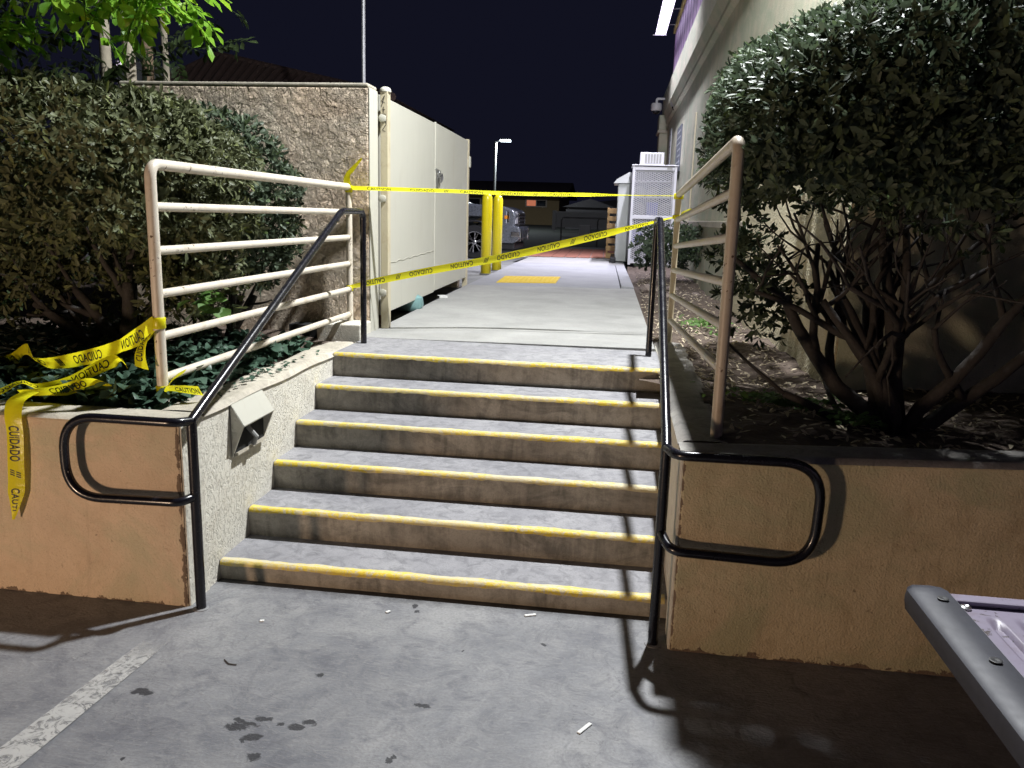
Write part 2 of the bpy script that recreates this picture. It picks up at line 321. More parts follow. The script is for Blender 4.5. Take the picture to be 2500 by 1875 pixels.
class MB:
    def __init__(s): s.v = []; s.f = []
    def quad(s, *p):
        b = len(s.v); s.v += [Vector(q) for q in p]; s.f.append(tuple(range(b, b + len(p)))); return s
    def box(s, lo, hi, M=None):
        x0, y0, z0 = lo; x1, y1, z1 = hi; b = len(s.v)
        P = [(x0, y0, z0), (x1, y0, z0), (x1, y1, z0), (x0, y1, z0), (x0, y0, z1), (x1, y0, z1), (x1, y1, z1), (x0, y1, z1)]
        s.v += [(M @ Vector(p)) if M else Vector(p) for p in P]
        s.f += [tuple(b + i for i in q) for q in ((0, 3, 2, 1), (4, 5, 6, 7), (0, 1, 5, 4), (1, 2, 6, 5), (2, 3, 7, 6), (3, 0, 4, 7))]; return s
    def hexa(s, P):   # 8 points, bottom ring then top ring
        b = len(s.v); s.v += [Vector(p) for p in P]
        s.f += [tuple(b + i for i in q) for q in ((0, 3, 2, 1), (4, 5, 6, 7), (0, 1, 5, 4), (1, 2, 6, 5), (2, 3, 7, 6), (3, 0, 4, 7))]; return s
    def prism(s, poly, axis, a, b_):   # polygon of 2D points extruded along axis
        def P(p, t):
            if axis == 0: return Vector((t, p[0], p[1]))
            if axis == 1: return Vector((p[0], t, p[1]))
            return Vector((p[0], p[1], t))
        n = len(poly); b = len(s.v)
        s.v += [P(p, a) for p in poly] + [P(p, b_) for p in poly]
        s.f.append(tuple(b + i for i in range(n))); s.f.append(tuple(b + n + i for i in reversed(range(n))))
        for i in range(n): j = (i + 1) % n; s.f.append((b + i, b + n + i, b + n + j, b + j))
        return s
    def tube(s, path, r, n=10, caps=True):
        path = [Vector(p) for p in path]; R = r if isinstance(r, (list, tuple)) else [r] * len(path)
        b = len(s.v); T = []
        for i in range(len(path)):
            a = path[max(0, i - 1)]; c = path[min(len(path) - 1, i + 1)]; T.append((c - a).normalized())
        up = Vector((0, 0, 1)) if abs(T[0].z) < .9 else Vector((0, 1, 0))
        U = (up - T[0] * up.dot(T[0])).normalized()
        for i, p in enumerate(path):
            if i: U = (U - T[i] * U.dot(T[i])).normalized()
            V = T[i].cross(U)
            for k in range(n):
                a = 2 * PI * k / n; s.v.append(p + (U * math.cos(a) + V * math.sin(a)) * R[i])
        for i in range(len(path) - 1):
            for k in range(n):
                k2 = (k + 1) % n
                s.f.append((b + i * n + k, b + i * n + k2, b + (i + 1) * n + k2, b + (i + 1) * n + k))
        if caps:
            s.f.append(tuple(b + k for k in reversed(range(n)))); e = b + (len(path) - 1) * n; s.f.append(tuple(e + k for k in range(n)))
        return s
    def lathe(s, prof, c, n=20, axis='z'):   # (radius, height) profile about an axis through c
        b = len(s.v); c = Vector(c)
        for r, h in prof:
            for k in range(n):
                a = 2 * PI * k / n; x, y = r * math.cos(a), r * math.sin(a)
                s.v.append(c + (Vector((x, y, h)) if axis == 'z' else Vector((x, h, y)) if axis == 'y' else Vector((h, x, y))))
        for i in range(len(prof) - 1):
            for k in range(n):
                k2 = (k + 1) % n; s.f.append((b + i * n + k, b + i * n + k2, b + (i + 1) * n + k2, b + (i + 1) * n + k))
        s.f.append(tuple(b + k for k in reversed(range(n)))); e = b + (len(prof) - 1) * n; s.f.append(tuple(e + k for k in range(n)))
        return s
    def grid(s, fn, nu, nv):
        b = len(s.v)
        for i in range(nu + 1):
            for j in range(nv + 1): s.v.append(Vector(fn(i / nu, j / nv)))
        for i in range(nu):
            for j in range(nv):
                a = b + i * (nv + 1) + j; s.f.append((a, a + nv + 1, a + nv + 2, a + 1))
        return s
    def build(s, name, mat, parent=None, smooth=False, bevel=0, seg=2, angle=.6, world=True):
        o0 = org(parent) if world else Vector()
        me = bpy.data.meshes.new(name); me.from_pydata([v - o0 for v in s.v], [], s.f)
        bm = bmesh.new(); bm.from_mesh(me)
        bmesh.ops.recalc_face_normals(bm, faces=bm.faces)
        if bevel:
            es = [e for e in bm.edges if len(e.link_faces) == 2 and e.calc_face_angle(0) > angle]
            bmesh.ops.bevel(bm, geom=es, offset=bevel, segments=seg, profile=.5, affect='EDGES', clamp_overlap=True)
        bm.to_mesh(me); bm.free()
        if smooth: me.polygons.foreach_set('use_smooth', [True] * len(me.polygons))
        if smooth and bevel == 0 and smooth != 'all':
            try: me.set_sharp_from_angle(angle=.7)
            except Exception: pass
        return link(name, me, mat, parent)
def box(name, lo, hi, mat, parent=None, bevel=0, M=None): return MB().box(lo, hi, M).build(name, mat, parent, bevel=bevel)
def tube(name, path, r, mat, parent=None, n=12): return MB().tube(path, r, n).build(name, mat, parent, smooth=True)
def struct(o): o['kind'] = 'structure'; return o
def arc(c, r, a0, a1, n, ux, uy):
    c, ux, uy = Vector(c), Vector(ux), Vector(uy)
    return [c + ux * r * math.cos(a0 + (a1 - a0) * i / n) + uy * r * math.sin(a0 + (a1 - a0) * i / n) for i in range(n + 1)]
def fillet(pts, r, n=6):
    pts = [Vector(p) for p in pts]; out = [pts[0]]
    for i in range(1, len(pts) - 1):
        a = (pts[i - 1] - pts[i]); b = (pts[i + 1] - pts[i]); rr = min(r, a.length * .49, b.length * .49)
        p0 = pts[i] + a.normalized() * rr; p1 = pts[i] + b.normalized() * rr
        for k in range(n + 1):
            t_ = k / n; out.append(p0 * (1 - t_) ** 2 + pts[i] * 2 * t_ * (1 - t_) + p1 * t_ ** 2)
    out.append(pts[-1]); return out
def raw_mesh(name, V, F):
    me = bpy.data.meshes.new(name); V = np.asarray(V, np.float32); F = np.asarray(F, np.int32)
    me.vertices.add(len(V)); me.vertices.foreach_set('co', V.ravel())
    k = F.shape[1]; me.loops.add(F.size); me.loops.foreach_set('vertex_index', F.ravel())
    me.polygons.add(len(F)); me.polygons.foreach_set('loop_start', np.arange(0, F.size, k, dtype=np.int32))
    me.update(calc_edges=True); me.validate(); return me

# leaves: 8 vertices, 8 triangles each
L_S = np.array([0, .38, .38, .38, .74, .74, .74, 1.]); L_T = np.array([0, -.36, 0, .36, -.47, 0, .47, 0]); L_H = np.array([0, .10, 0, .10, .10, -.03, .10, -.14])
L_F = np.array([(0, 2, 1), (0, 3, 2), (1, 2, 5), (1, 5, 4), (2, 3, 6), (2, 6, 5), (4, 5, 7), (5, 6, 7)])
def nrmz(a): return a / np.maximum(np.linalg.norm(a, axis=-1, keepdims=True), 1e-9)
def leaf_verts(P, Dr, N, L, Wd, S=L_S, T=L_T, H=L_H):
    P, Dr, N = map(np.asarray, (P, Dr, N)); Dr = nrmz(Dr); B = nrmz(np.cross(N, Dr)); N = np.cross(Dr, B)
    L = np.asarray(L)[:, None, None]; Wd = np.asarray(Wd)[:, None, None]
    return (P[:, None, :] + Dr[:, None, :] * L * S[None, :, None] + B[:, None, :] * Wd * T[None, :, None] + N[:, None, :] * Wd * H[None, :, None])
def leaf_mesh(name, V, F=L_F):
    n, k, _ = V.shape; FF = (F[None] + (np.arange(n) * k)[:, None, None]).reshape(-1, F.shape[1])
    return raw_mesh(name, V.reshape(-1, 3), FF)
def rosettes(C, Nn, per, L, Wd, spread=(.55, 1.25)):
    """whorls of leaves at twig tips C pointing along Nn"""
    C = np.repeat(C, per, 0); A = nrmz(np.repeat(Nn, per, 0)); n = len(C)
    rnd = RNG.normal(size=(n, 3)); side = nrmz(rnd - A * (rnd * A).sum(1, keepdims=True))
    th = RNG.uniform(*spread, n)[:, None]
    D = A * np.cos(th) + side * np.sin(th); N = nrmz(A * np.sin(th) - side * np.cos(th) + RNG.normal(size=(n, 3)) * .25)
    return C + RNG.normal(size=(n, 3)) * .008, D, N, L * RNG.uniform(.45, 1.2, n), Wd * RNG.uniform(.6, 1.25, n)
def foliage(parent, mat, arrs, nobj=150, name='foliage'):
    """nearest leaves to the viewer as leaves of their own, the rest as one mass"""
    P, D, N, L, Wd = arrs
    d = np.linalg.norm(P - np.array(CAM), axis=1); idx = np.argsort(d); near, far = idx[:nobj], idx[nobj:]
    o0 = np.array(org(parent))
    V = leaf_verts(P[far] - o0, D[far], N[far], L[far], Wd[far])
    fo = link(name, leaf_mesh(name, V), mat, parent); fo['kind'] = 'stuff'
    me1 = None
    for i in near:
        if me1 is None:
            v = leaf_verts(np.zeros((1, 3)), np.array([[1., 0, 0]]), np.array([[0, 0, 1.]]), np.ones(1), np.ones(1)); me1 = leaf_mesh('leaf', v)
        o = link('leaf', me1, mat if not me1.materials else None, parent)
        Dv = Vector(D[i]).normalized(); Bv = Vector(N[i]).cross(Dv).normalized(); Nv = Dv.cross(Bv)
        M = Matrix([[Dv[k] * L[i], Bv[k] * Wd[i], Nv[k] * Wd[i]] for k in range(3)]).to_4x4(); M.translation = Vector(P[i]) - Vector(o0)
        o.matrix_local = M
    return fo
def shell(n, c, r, lo=-1., power=2.3, thick=.16, yface=None):
    """points through the outer shell of a clipped, rounded crown and their outward normals"""
    u = nrmz(RNG.normal(size=(int(n * 1.8), 3))); u = u[u[:, 2] > lo][:n]
    k = (np.abs(u) ** power).sum(1) ** (-1 / power); s = 1 - np.abs(RNG.normal(size=len(u))) * thick
    lump = 1 + .05 * np.sin(u[:, :1] * 9 + 1) * np.cos(u[:, 1:2] * 8) + .04 * np.sin(u[:, 2:] * 11 + u[:, :1] * 6)
    P = np.array(c) + u * (k * s)[:, None] * lump * np.array(r)
    N = nrmz(u * np.abs(u) ** (power - 2 + .01) / np.array(r))
    return P, nrmz(N + RNG.normal(size=N.shape) * .35)
def branch(mb, p, d, L, r, depth, tips, bend=.35, n=6):
    if r < .004: return
    p = Vector(p); d = Vector(d).normalized(); path = [p]; rad = [r]; seg = 5
    for i in range(seg):
        d = (d + Vector((random.gauss(0, bend), random.gauss(0, bend), random.gauss(.12, bend))) * .35).normalized()
        path.append(path[-1] + d * L / seg); rad.append(r * (1 - .5 * (i + 1) / seg))
    mb.tube(path, rad, n)
    if depth == 0: tips.append((path[-1], d)); return
    for k in range(random.choice((2, 2, 3))):
        j = random.randint(2, seg); nd = (d + Vector((random.gauss(0, .7), random.gauss(0, .7), random.gauss(.25, .45)))).normalized()
        branch(mb, path[j], nd, L * random.uniform(.55, .8), rad[j] * .72, depth - 1, tips, bend, max(4, n - 1))

# ------------------------------------------------------------------ setting: ground and stairs
G = -.09; T = .705; TR = .30; RS = .141
def sheet(name, x0, x1, y0, y1, z, mat, label=None, nx=1, ny=1, zf=None):
    o = MB().grid(lambda a, b: (x0 + (x1 - x0) * a, y0 + (y1 - y0) * b, zf(x0 + (x1 - x0) * a, y0 + (y1 - y0) * b) if zf else z), nx, ny).build(name, mat)
    return struct(o)
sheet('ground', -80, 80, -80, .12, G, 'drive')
o = MB().quad((-.14, -1.75, G + .004), (.0, -1.75, G + .004), (.083, -.45, G + .004), (-.012, -.45, G + .004)).build('painted_line', 'line'); struct(o)

st = thing('concrete_staircase', 'six concrete steps with yellow painted edges between the two planters', 'stairs', (0, 0, G))
XR = 1.985
for i in range(6):
    y0, z1 = i * TR, i * RS; z0 = (i - 1) * RS - .02 if i else G - .02
    y1 = y0 + TR + .03 if i < 5 else 2.19
    sp = MB().prism([(y0 + .012, z0), (y0, z1 - .012), (y0 + .004, z1 - .002), (y0 + .012, z1), (y1, z1), (y1, z0)], 0, -.004, XR + (.02 if i == 0 else .005))
    # risers and treads have different finishes
    s_ = sp.build('step', 'tread', st)
    s_.data.materials.append(MAT['riser'])
    for p in s_.data.polygons:
        if p.normal.y < -.7: p.material_index = 1
    # worn paint strip: wavy front and back edges
    nb = MB(); nseg = 60; xa, xb = .004, XR - .004
    prof = lambda x, k: [(y0 - .0045, z1 - .015 - .003 * math.sin(x * 13 + k) - random.random() * .007), (y0 - .003, z1 - .010), (y0 + .003, z1 + .0015), (y0 + .014, z1 + .0025), (y0 + .034 + .004 * math.sin(x * 17 + 2 * k) + random.random() * .009, z1 + .0025)]
    rows = [[Vector((xa + (xb - xa) * j / nseg, *q)) for q in prof(xa + (xb - xa) * j / nseg, i)] for j in range(nseg + 1)]
    b0 = 0
    for rw in rows: nb.v += rw
    for j in range(nseg):
        for q in range(4): a = j * 5 + q; nb.f.append((a, a + 5, a + 6, a + 1))
    ns = nb.build('nosing_stripe', 'nosing', s_, smooth='all'); ns.data.materials.append(MAT['nosing_worn'])
    for p in ns.data.polygons:
        if p.center.y > y0 + .012: p.material_index = 1

# path above the stairs: poured slabs with open joints
pth = thing('path', 'pale concrete walkway leading back from the top step', 'path', (1, 2.2, T), kind='structure')
def slab(y0a, y0b, y1a, y1b, xl0, xl1, xr0, xr1, mat, z=T, name='slab', th=.12):
    MB().hexa([(xl0, y0a, z - th), (xr0, y0b, z - th), (xr1, y1b, z - th), (xl1, y1a, z - th), (xl0, y0a, z), (xr0, y0b, z), (xr1, y1b, z), (xl1, y1a, z)]).build(name, mat, pth, bevel=.004)
slab(2.195, 2.32, 6.86, 7.22, -.055, -.19, 1.985, 1.91, 'path')
slab(6.864, 7.23, 12.35, 12.75, -.19, -.28, 1.74, 1.62, 'ramp')
slab(12.36, 12.76, 14.85, 15.2, -.28, -.30, 1.80, 1.76, 'path')
MB().hexa([(1.745, 7.23, T - .1), (1.91, 7.23, T - .1), (1.80, 12.74, T - .1), (1.625, 12.74, T - .1), (1.745, 7.23, T + .035), (1.91, 7.23, T + .02), (1.80, 12.74, T), (1.625, 12.74, T)]).build('kerb', 'ramp', pth, bevel=.008)
tp = MB().hexa([(.11, 7.36, T - .01), (.875, 7.62, T - .01), (.85, 8.85, T - .01), (.055, 8.58, T - .01), (.11, 7.36, T + .006), (.875, 7.62, T + .006), (.85, 8.85, T + .006), (.055, 8.58, T + .006)]).build('tactile_pad', 'tactile', None)
tag(tp, 'yellow tactile warning pad set in the walkway ramp', 'tactile pad')
dm = MB()
for i in range(12):
    for j in range(18):
        a, b = (i + .5) / 12, (j + .5) / 18
        c = Vector((.11, 7.36, T + .006)).lerp(Vector((.875, 7.62, T + .006)), a).lerp(Vector((.055, 8.58, T + .006)).lerp(Vector((.85, 8.85, T + .006)), a), b)
        dm.lathe([(.018, 0), (.012, .002)], c, 6)
o = dm.build('domes', 'tactile', tp); o['kind'] = 'stuff'
# terracotta tiles beyond
sheet('tile_bed', -.62, 1.95, 14.86, 22.9, T - .012, 'path')
tb = thing('tile_pavement', 'terracotta tile paving at the far end of the walkway', 'paving', (.5, 18, T), kind='structure')
tm = MB().box((-.142, -.142, -.012), (.142, .142, 0)).build('tile', 'terracotta', tb, bevel=.006, world=False)
first = True
for i in range(8):
    for j in range(18):
        x, y = -.30 + i * .295 - (.006 * j), 15.35 + j * .295 + i * .055
        if first: o = tm; first = False
        else: o = tm.copy(); COL.objects.link(o); o.parent = tb
        o.location = (x - .5, y - 18, .006)
sheet('parking_lot', -1.72, -.06, 6.9, 24, T, 'lot', zf=lambda x, y: .665 if y < 8 else .665 - .0135 * (y - 8), ny=16)
sheet('parking_lot', -60, -1.72, 10, 24, T, 'lot', zf=lambda x, y: .665 - .0135 * (y - 8), ny=8)
sheet('lawn', -90, 90, 23.8, 51, 0, 'grass', zf=lambda x, y: .44 + (y - 23.8) * .0265, ny=2)
sheet('terrain', -200, 200, 2.45, 300, .30, 'grass')
sheet('planting_bed', -60, -1.90, 2.452, 10, .66, 'soil', nx=40, ny=10)
for y, w_, x0, x1 in ((7.55, .07, -1.6, -.32), (10.3, .05, -2.5, -.42)):
    struct(MB().quad((x0, y, .672), (x1, y - .06, .672), (x1, y - .06 + w_, .672), (x0, y + w_, .672)).build('lot_line', 'white_wall'))

# ------------------------------------------------------------------ planter walls
def planter_left():
    r = thing('planter_wall', 'cream stucco planter wall left of the stairs, peach front face with chipped corner', 'wall', (-1, -.27, G))
    MB().box((-9, -.27, G - .05), (-.0, -.105, T - .008)).build('front', 'stucco_front', r, bevel=.012)
    MB().box((-.17, -.104, G - .05), (-.003, 2.02, T - .010)).build('side', 'stucco_side', r, bevel=.004)
    # the stair-side skin of the front end is lighter stucco
    MB().box((-.02, -.262, G - .05), (.004, -.10, T - .012)).build('corner_skin', 'stucco_side', r, bevel=.003)
    def top(a, b):   # rough trowelled coping of the front
        x = -9 + 9.006 * a; y = -.273 + .205 * b
        return (x, y, T + (.002 if .02 < b < .98 else -.012) + .004 * math.sin(x * 7 + b * 5) * (.3 < b < .8))
    MB().grid(top, 140, 10).build('coping', 'coping', r, smooth='all')
    def top2(a, b):
        y = -.09 + 2.16 * a; wv = .008 * math.sin(y * 11) + .006 * math.sin(y * 29)
        x = -.205 + .212 * b + (wv if b < .1 else 0); e = max(0, (a - .93) / .07)
        z = T + (.004 if .05 < b < .95 else -.016) + .004 * math.sin(y * 9 + b * 4) - .03 * e
        return (x, y, z)
    MB().grid(top2, 70, 9).build('coping', 'coping', r, smooth='all')
    # hooded step light
    h = MB().prism([(0.002, .692), (.066, .588), (.058, .578), (.052, .584), (.0, .672)], 1, .160, .485).build('light_hood', 'gate', r, bevel=.002)
    MB().prism([(.002, .690), (.062, .586), (.002, .436)], 1, .158, .168).build('hood_side', 'stucco_side', h)
    MB().prism([(.002, .690), (.062, .586), (.002, .436)], 1, .477, .487).build('hood_side', 'stucco_side', h)
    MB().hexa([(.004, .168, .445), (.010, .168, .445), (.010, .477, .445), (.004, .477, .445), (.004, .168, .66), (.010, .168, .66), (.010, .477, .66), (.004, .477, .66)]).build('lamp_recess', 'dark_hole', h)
    MB().hexa([(.004, .17, .436), (.026, .17, .444), (.026, .476, .444), (.004, .476, .436), (.004, .17, .450), (.024, .17, .458), (.024, .476, .458), (.004, .476, .450)]).build('sill', 'coping', h)
    MB().tube([(.012, .30, .55), (.05, .31, .50), (.03, .32, .46)], .012, 8).build('bracket', 'plastic_grey', h, smooth=True)
def planter_right():
    r = thing('planter_wall', 'tan stucco planter wall right of the stairs with smooth front face', 'wall', (3, -.25, G))
    MB().hexa([(1.99, -.25, G - .05), (9, -.25, G - .05), (9, -.09, G - .05), (1.99, -.09, G - .05), (1.99, -.25, T - .012), (9, -.25, .968), (9, -.09, .968), (1.99, -.09, T - .012)]).build('front', 'stucco_front_tan', r, bevel=.012)
    MB().box((1.992, -.088, G - .05), (2.16, 2.55, T - .014)).build('side', 'stucco_side', r, bevel=.004)
    MB().box((1.984, -.243, G - .05), (2.02, -.086, T - .016)).build('corner_skin', 'stucco_side', r, bevel=.003)
    def top(a, b):
        x = 1.982 + 7.02 * a; y = -.257 + .21 * b
        return (x, y, T + (.0 if .02 < b < .98 else -.018) + a * .28 + .004 * math.sin(x * 9 + b * 5) * (.3 < b < .8))
    MB().grid(top, 120, 10).build('coping', 'coping_dark', r, smooth='all')
    def top2(a, b):
        y = -.05 + 2.72 * a; wv = .008 * math.sin(y * 11) + .006 * math.sin(y * 23)
        x = 1.984 + .215 * b + (wv if b > .9 else 0)
        return (x, y, T + (.003 if .05 < b < .95 else -.018) + .004 * math.sin(y * 7 + b * 4) - .008 * (a > .75))
    MB().grid(top2, 90, 9).build('coping', 'coping_dark', r, smooth='all')
planter_left(); planter_right()
def soil_z(x, y): return T - .035 + .02 * math.sin(x * 3.1 + y * 2) + .016 * math.sin(x * 9 + 1) * math.cos(y * 8) + .01 * math.sin(x * 21) * math.sin(y * 19)
s1 = sheet('planter_soil', -9, -.16, -.08, 2.45, 0, 'soil', nx=160, ny=50, zf=soil_z)
s2 = sheet('planter_soil', 2.15, 9, -.06, 1.36, 0, 'soil', nx=120, ny=40, zf=lambda x, y: soil_z(x, y) + .02)
s3 = sheet('soil_bed', 1.86, 2.96, 1.355, 13.1, 0, 'soil', nx=26, ny=160, zf=lambda x, y: soil_z(x, y) - .005 - (.02 if x < 2 else 0))
pr = box('stucco_pier', (-.37, 2.185, T - .12), (-.052, 2.437, T + .085), 'stucco_side', None, .01); tag(pr, 'low stucco block at the foot of the trash enclosure wall beside the left fence', 'block')
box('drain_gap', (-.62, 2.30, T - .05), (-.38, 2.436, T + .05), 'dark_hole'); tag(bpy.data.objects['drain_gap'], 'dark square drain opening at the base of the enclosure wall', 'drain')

# ------------------------------------------------------------------ trash enclosure
e = thing('enclosure_wall', 'rough stucco trash enclosure wall with pale cap, behind the left hedge', 'wall', (-1, 2.5, .6))
MB().box((-1.905, 2.44, .5), (-.066, 2.64, 2.40)).build('wall', 'stucco_wall', e, bevel=.012)
MB().box((-1.905, 2.642, .5), (-1.70, 6.95, 2.40)).build('wall', 'stucco_wall', e, bevel=.012)
MB().box((-1.695, 6.80, .5), (-.30, 6.95, 2.40)).build('wall', 'stucco_wall', e, bevel=.012)
MB().box((-1.908, 2.4395, 2.400), (-.064, 2.6405, 2.428)).build('cap', 'coping', e, bevel=.010)
box('corner_bead', (-.0655, 2.445, .70), (-.0555, 2.635, 2.40), 'gate', e, .003)
pp = thing('gate_post', 'square cream steel gate post with domed cap beside the enclosure wall', 'post', (-.02, 2.69, T))
box('shaft', (-.045, 2.655, T), (.012, 2.725, 2.405), 'post_paint', pp, .004)
MB().lathe([(.042, 0), (.042, .012), (.036, .024), (.02, .034), (.003, .037)], (-.016, 2.69, 2.405), 16).build('cap', 'gate', pp, smooth=True)
for z in (.975, 1.66, 2.22):
    hs = box('wall_strap', (-.052, 2.648, z - .02), (-.002, 2.6545, z + .02), 'gate', pp, .003)
    MB().lathe([(.028, -.0003), (.028, -.007), (.02, -.010)], (-.028, 2.648, z), 14, 'y').build('boss', 'gate', hs, smooth=True)
for (a, b) in (((-.035, 2.30), (-.012, 2.375)), ((-.012, 2.375), (-.034, 2.34)), ((-.034, 2.34), (-.010, 2.325)), ((-.030, 2.28), (-.008, 2.28)), ((-.02, 2.30), (-.022, 2.255)), ((-.03, 2.25), (-.006, 2.25)), ((-.006, 2.25), (-.0, 2.18)), ((0, 2.18), (-.028, 2.14)), ((-.028, 2.14), (-.006, 2.13))):
    A = Vector((a[0], 2.6535, a[1])); B = Vector((b[0], 2.6535, b[1])); d = (B - A).normalized() * .0; q = Vector((-(B - A).z, 0, (B - A).x)).normalized() * .0022
    MB().quad(A - q, B - q, B + q, A + q).build('scribble', 'ink', pp)
gt = thing('enclosure_gate', 'tall cream sheet metal double gate of the trash enclosure', 'gate', (-.1, 4.8, T))
def gate_leaf(y0, y1, x0, x1, z0, z1a, z1b, name):
    th = .035
    lf = MB().hexa([(x0 - th, y0, z0), (x0, y0, z0), (x1, y1, z0), (x1 - th, y1, z0), (x0 - th, y0, z1a), (x0, y0, z1a), (x1, y1, z1b), (x1 - th, y1, z1b)]).build('gate_leaf', 'gate', gt, bevel=.004)
    return lf
l1 = gate_leaf(2.765, 4.80, -.078, -.138, .79, 2.398, 2.428, 'near')
l2 = gate_leaf(4.815, 6.80, -.139, -.197, .80, 2.436, 2.452, 'far')
l1['label'] = 'near gate leaf hung on the front post'; l2['label'] = 'far gate leaf closed against the near one'
# welded seams, hinges, latch
pts = [(-.0775 - (y - 2.765) * .0295 + .002, y, 1.17 + .035 * (y - 2.77) / 2 + .006 * math.sin(y * 23)) for y in np.linspace(2.78, 4.78, 24)]
MB().tube(pts, .003, 5).build('weld_seam', 'gate', l1)
for z in (.90, 2.26): 
    hg = MB().tube([(-.045, 2.742, z - .07), (-.045, 2.742, z + .07)], .014, 10).build('hinge', 'gate', l1, smooth=True)
    for k in (-.03, .0, .03): MB().tube([(-.045, 2.742, z + k - .002), (-.045, 2.742, z + k + .002)], .0165, 10).build('knuckle', 'post_paint', hg)
box('edge_strip', (-.150, 4.797, .81), (-.132, 4.822, 2.44), 'gate', l2, .003)
MB().tube([(-.075, 2.79, .80), (-.074, 2.79, .72)], .02, 10).build('hinge_pin', 'rust', l1, smooth=True)
lk = thing('padlock', 'steel padlock on a short chain hanging from the gate latch', 'padlock', (-.11, 4.9, 1.93))
box('lock_body', (-.127, 4.93, 1.885), (-.103, 5.03, 1.95), 'steel', lk, .008, Matrix.Translation((-.11, 4.98, 1.92)) @ Matrix.Rotation(.5, 4, 'X') @ Matrix.Translation((.11, -4.98, -1.92)))
tube('shackle', fillet([(-.115, 4.96, 1.945), (-.115, 4.93, 1.985), (-.115, 4.88, 1.98), (-.115, 4.90, 1.92)], .03), .007, 'steel', lk, 8)
tube('chain', [(-.125, 4.80, 2.0), (-.118, 4.82, 1.965), (-.118, 4.85, 1.99), (-.116, 4.88, 1.965), (-.118, 4.82, 1.9), (-.122, 4.825, 1.78)], .009, 'steel', lk, 6)
pf = thing('gate_post', 'far gate post at the back end of the enclosure gate', 'post', (-.21, 6.86, T))
box('shaft', (-.245, 6.825, .55), (-.19, 6.895, 2.47), 'post_paint', pf, .004)
box('hinge', (-.19, 6.84, 2.14), (-.172, 6.90, 2.27), 'gate', pf, .003)
# things showing under the gate
tag(MB().lathe([(.0, 0), (.11, .01), (.14, .06), (.13, .13), (.06, .17), (0, .175)], (-.20, 4.05, .675), 20).build('trash_bag', 'teal_bag', None, smooth=True), 'spotted teal bag poking out under the enclosure gate', 'bag')
tag(box('paper_scrap', (-.15, 5.0, T + .002), (-.06, 5.10, T + .03), 'white_scrap', None, .003, Matrix.Translation((-.1, 5.05, 0)) @ Matrix.Rotation(.5, 4, 'Z') @ Matrix.Translation((.1, -5.05, 0))), 'small crumpled white carton lying by the gate bottom', 'litter')
MB().box((-1.69, 2.66, .60), (-.20, 6.79, .668)).build('enclosure_floor', 'asphalt'); struct(bpy.data.objects['enclosure_floor'])
db = thing('dumpster', 'dark steel dumpster standing inside the trash enclosure', 'dumpster', (-1, 4.6, .668))
MB().hexa([(-1.35, 3.2, .82), (-.40, 3.2, .82), (-.40, 6.2, .82), (-1.35, 6.2, .82), (-1.5, 3.1, 1.9), (-.35, 3.1, 1.9), (-.35, 6.3, 1.9), (-1.5, 6.3, 1.9)]).build('bin', 'black_plastic', db, bevel=.02)
MB().hexa([(-1.5, 3.08, 1.91), (-.33, 3.08, 1.91), (-.33, 6.32, 1.91), (-1.5, 6.32, 1.91), (-1.5, 3.08, 2.0), (-.33, 3.08, 1.95), (-.33, 6.32, 1.95), (-1.5, 6.32, 2.0)]).build('lid', 'black_plastic', db, bevel=.01)
for x in (-1.25, -.5):
    for y in (3.35, 6.0): MB().lathe([(.07, -.025), (.075, 0), (.07, .025)], (x, y, .745), 14, 'x').build('caster', 'rubber', db, smooth=True)

# ------------------------------------------------------------------ pipe fences
fl = thing('pipe_fence', 'white painted pipe fence with six rails on the left planter, rust chipped', 'fence', (-.235, .02, T))
X0 = -.235; NY, FY = .02, 2.375; XF = -.188
zs = [.821, 1.004, 1.187, 1.37, 1.553]; zf = [.840, 1.018, 1.198, 1.382, 1.556]
tube('frame_tube', [(X0, NY, T - .02)] + fillet([(X0, NY, T), (X0, NY, 1.727), (XF, FY - .03, 1.728)], .062, 8), .0235, 'pipe_paint', fl, 14)
fp = tube('post', [(XF, FY, T + .06), (XF, FY, 1.728)], .0215, 'pipe_paint', fl, 14)
MB().lathe([(.023, 0), (.018, .012), (.004, .018)], (XF, FY, 1.728), 14).build('end_cap', 'pipe_paint', fp, smooth=True)
for a, b in zip(zs, zf): tube('rail', [(X0, NY + .015, a), (XF, FY - .012, b)], .0195, 'pipe_paint', fl, 12)
for b in zf: MB().tube([(XF, FY - .032, b - .0002), (XF, FY - .020, b)], .023, 12).build('weld_collar', 'pipe_paint_dirty', fl, smooth=True)
frr = thing('pipe_fence', 'grimy cream pipe fence with six rails on the right planter', 'fence', (2.14, .03, T))
A0 = Vector((2.138, .03, 0)); B0 = Vector((2.105, 2.81, 0))
tube('frame_tube', fillet([A0 + Vector((0, 0, T - .02)), A0 + Vector((-.005, 0, 1.862)), B0 + Vector((0, -.02, 1.748))], .055, 8), .0235, 'pipe_paint_dirty', frr, 14)
box('post', (2.085, 2.79, T - .03), (2.125, 2.83, 1.755), 'post_paint', frr, .003)
for a, b in ((1.676, 1.571), (1.503, 1.385), (1.329, 1.212), (1.156, 1.03), (.985, .845)): tube('rail', [A0 + Vector((0, .01, a)), B0 + Vector((0, -.01, b))], .0195, 'pipe_paint_dirty', frr, 12)

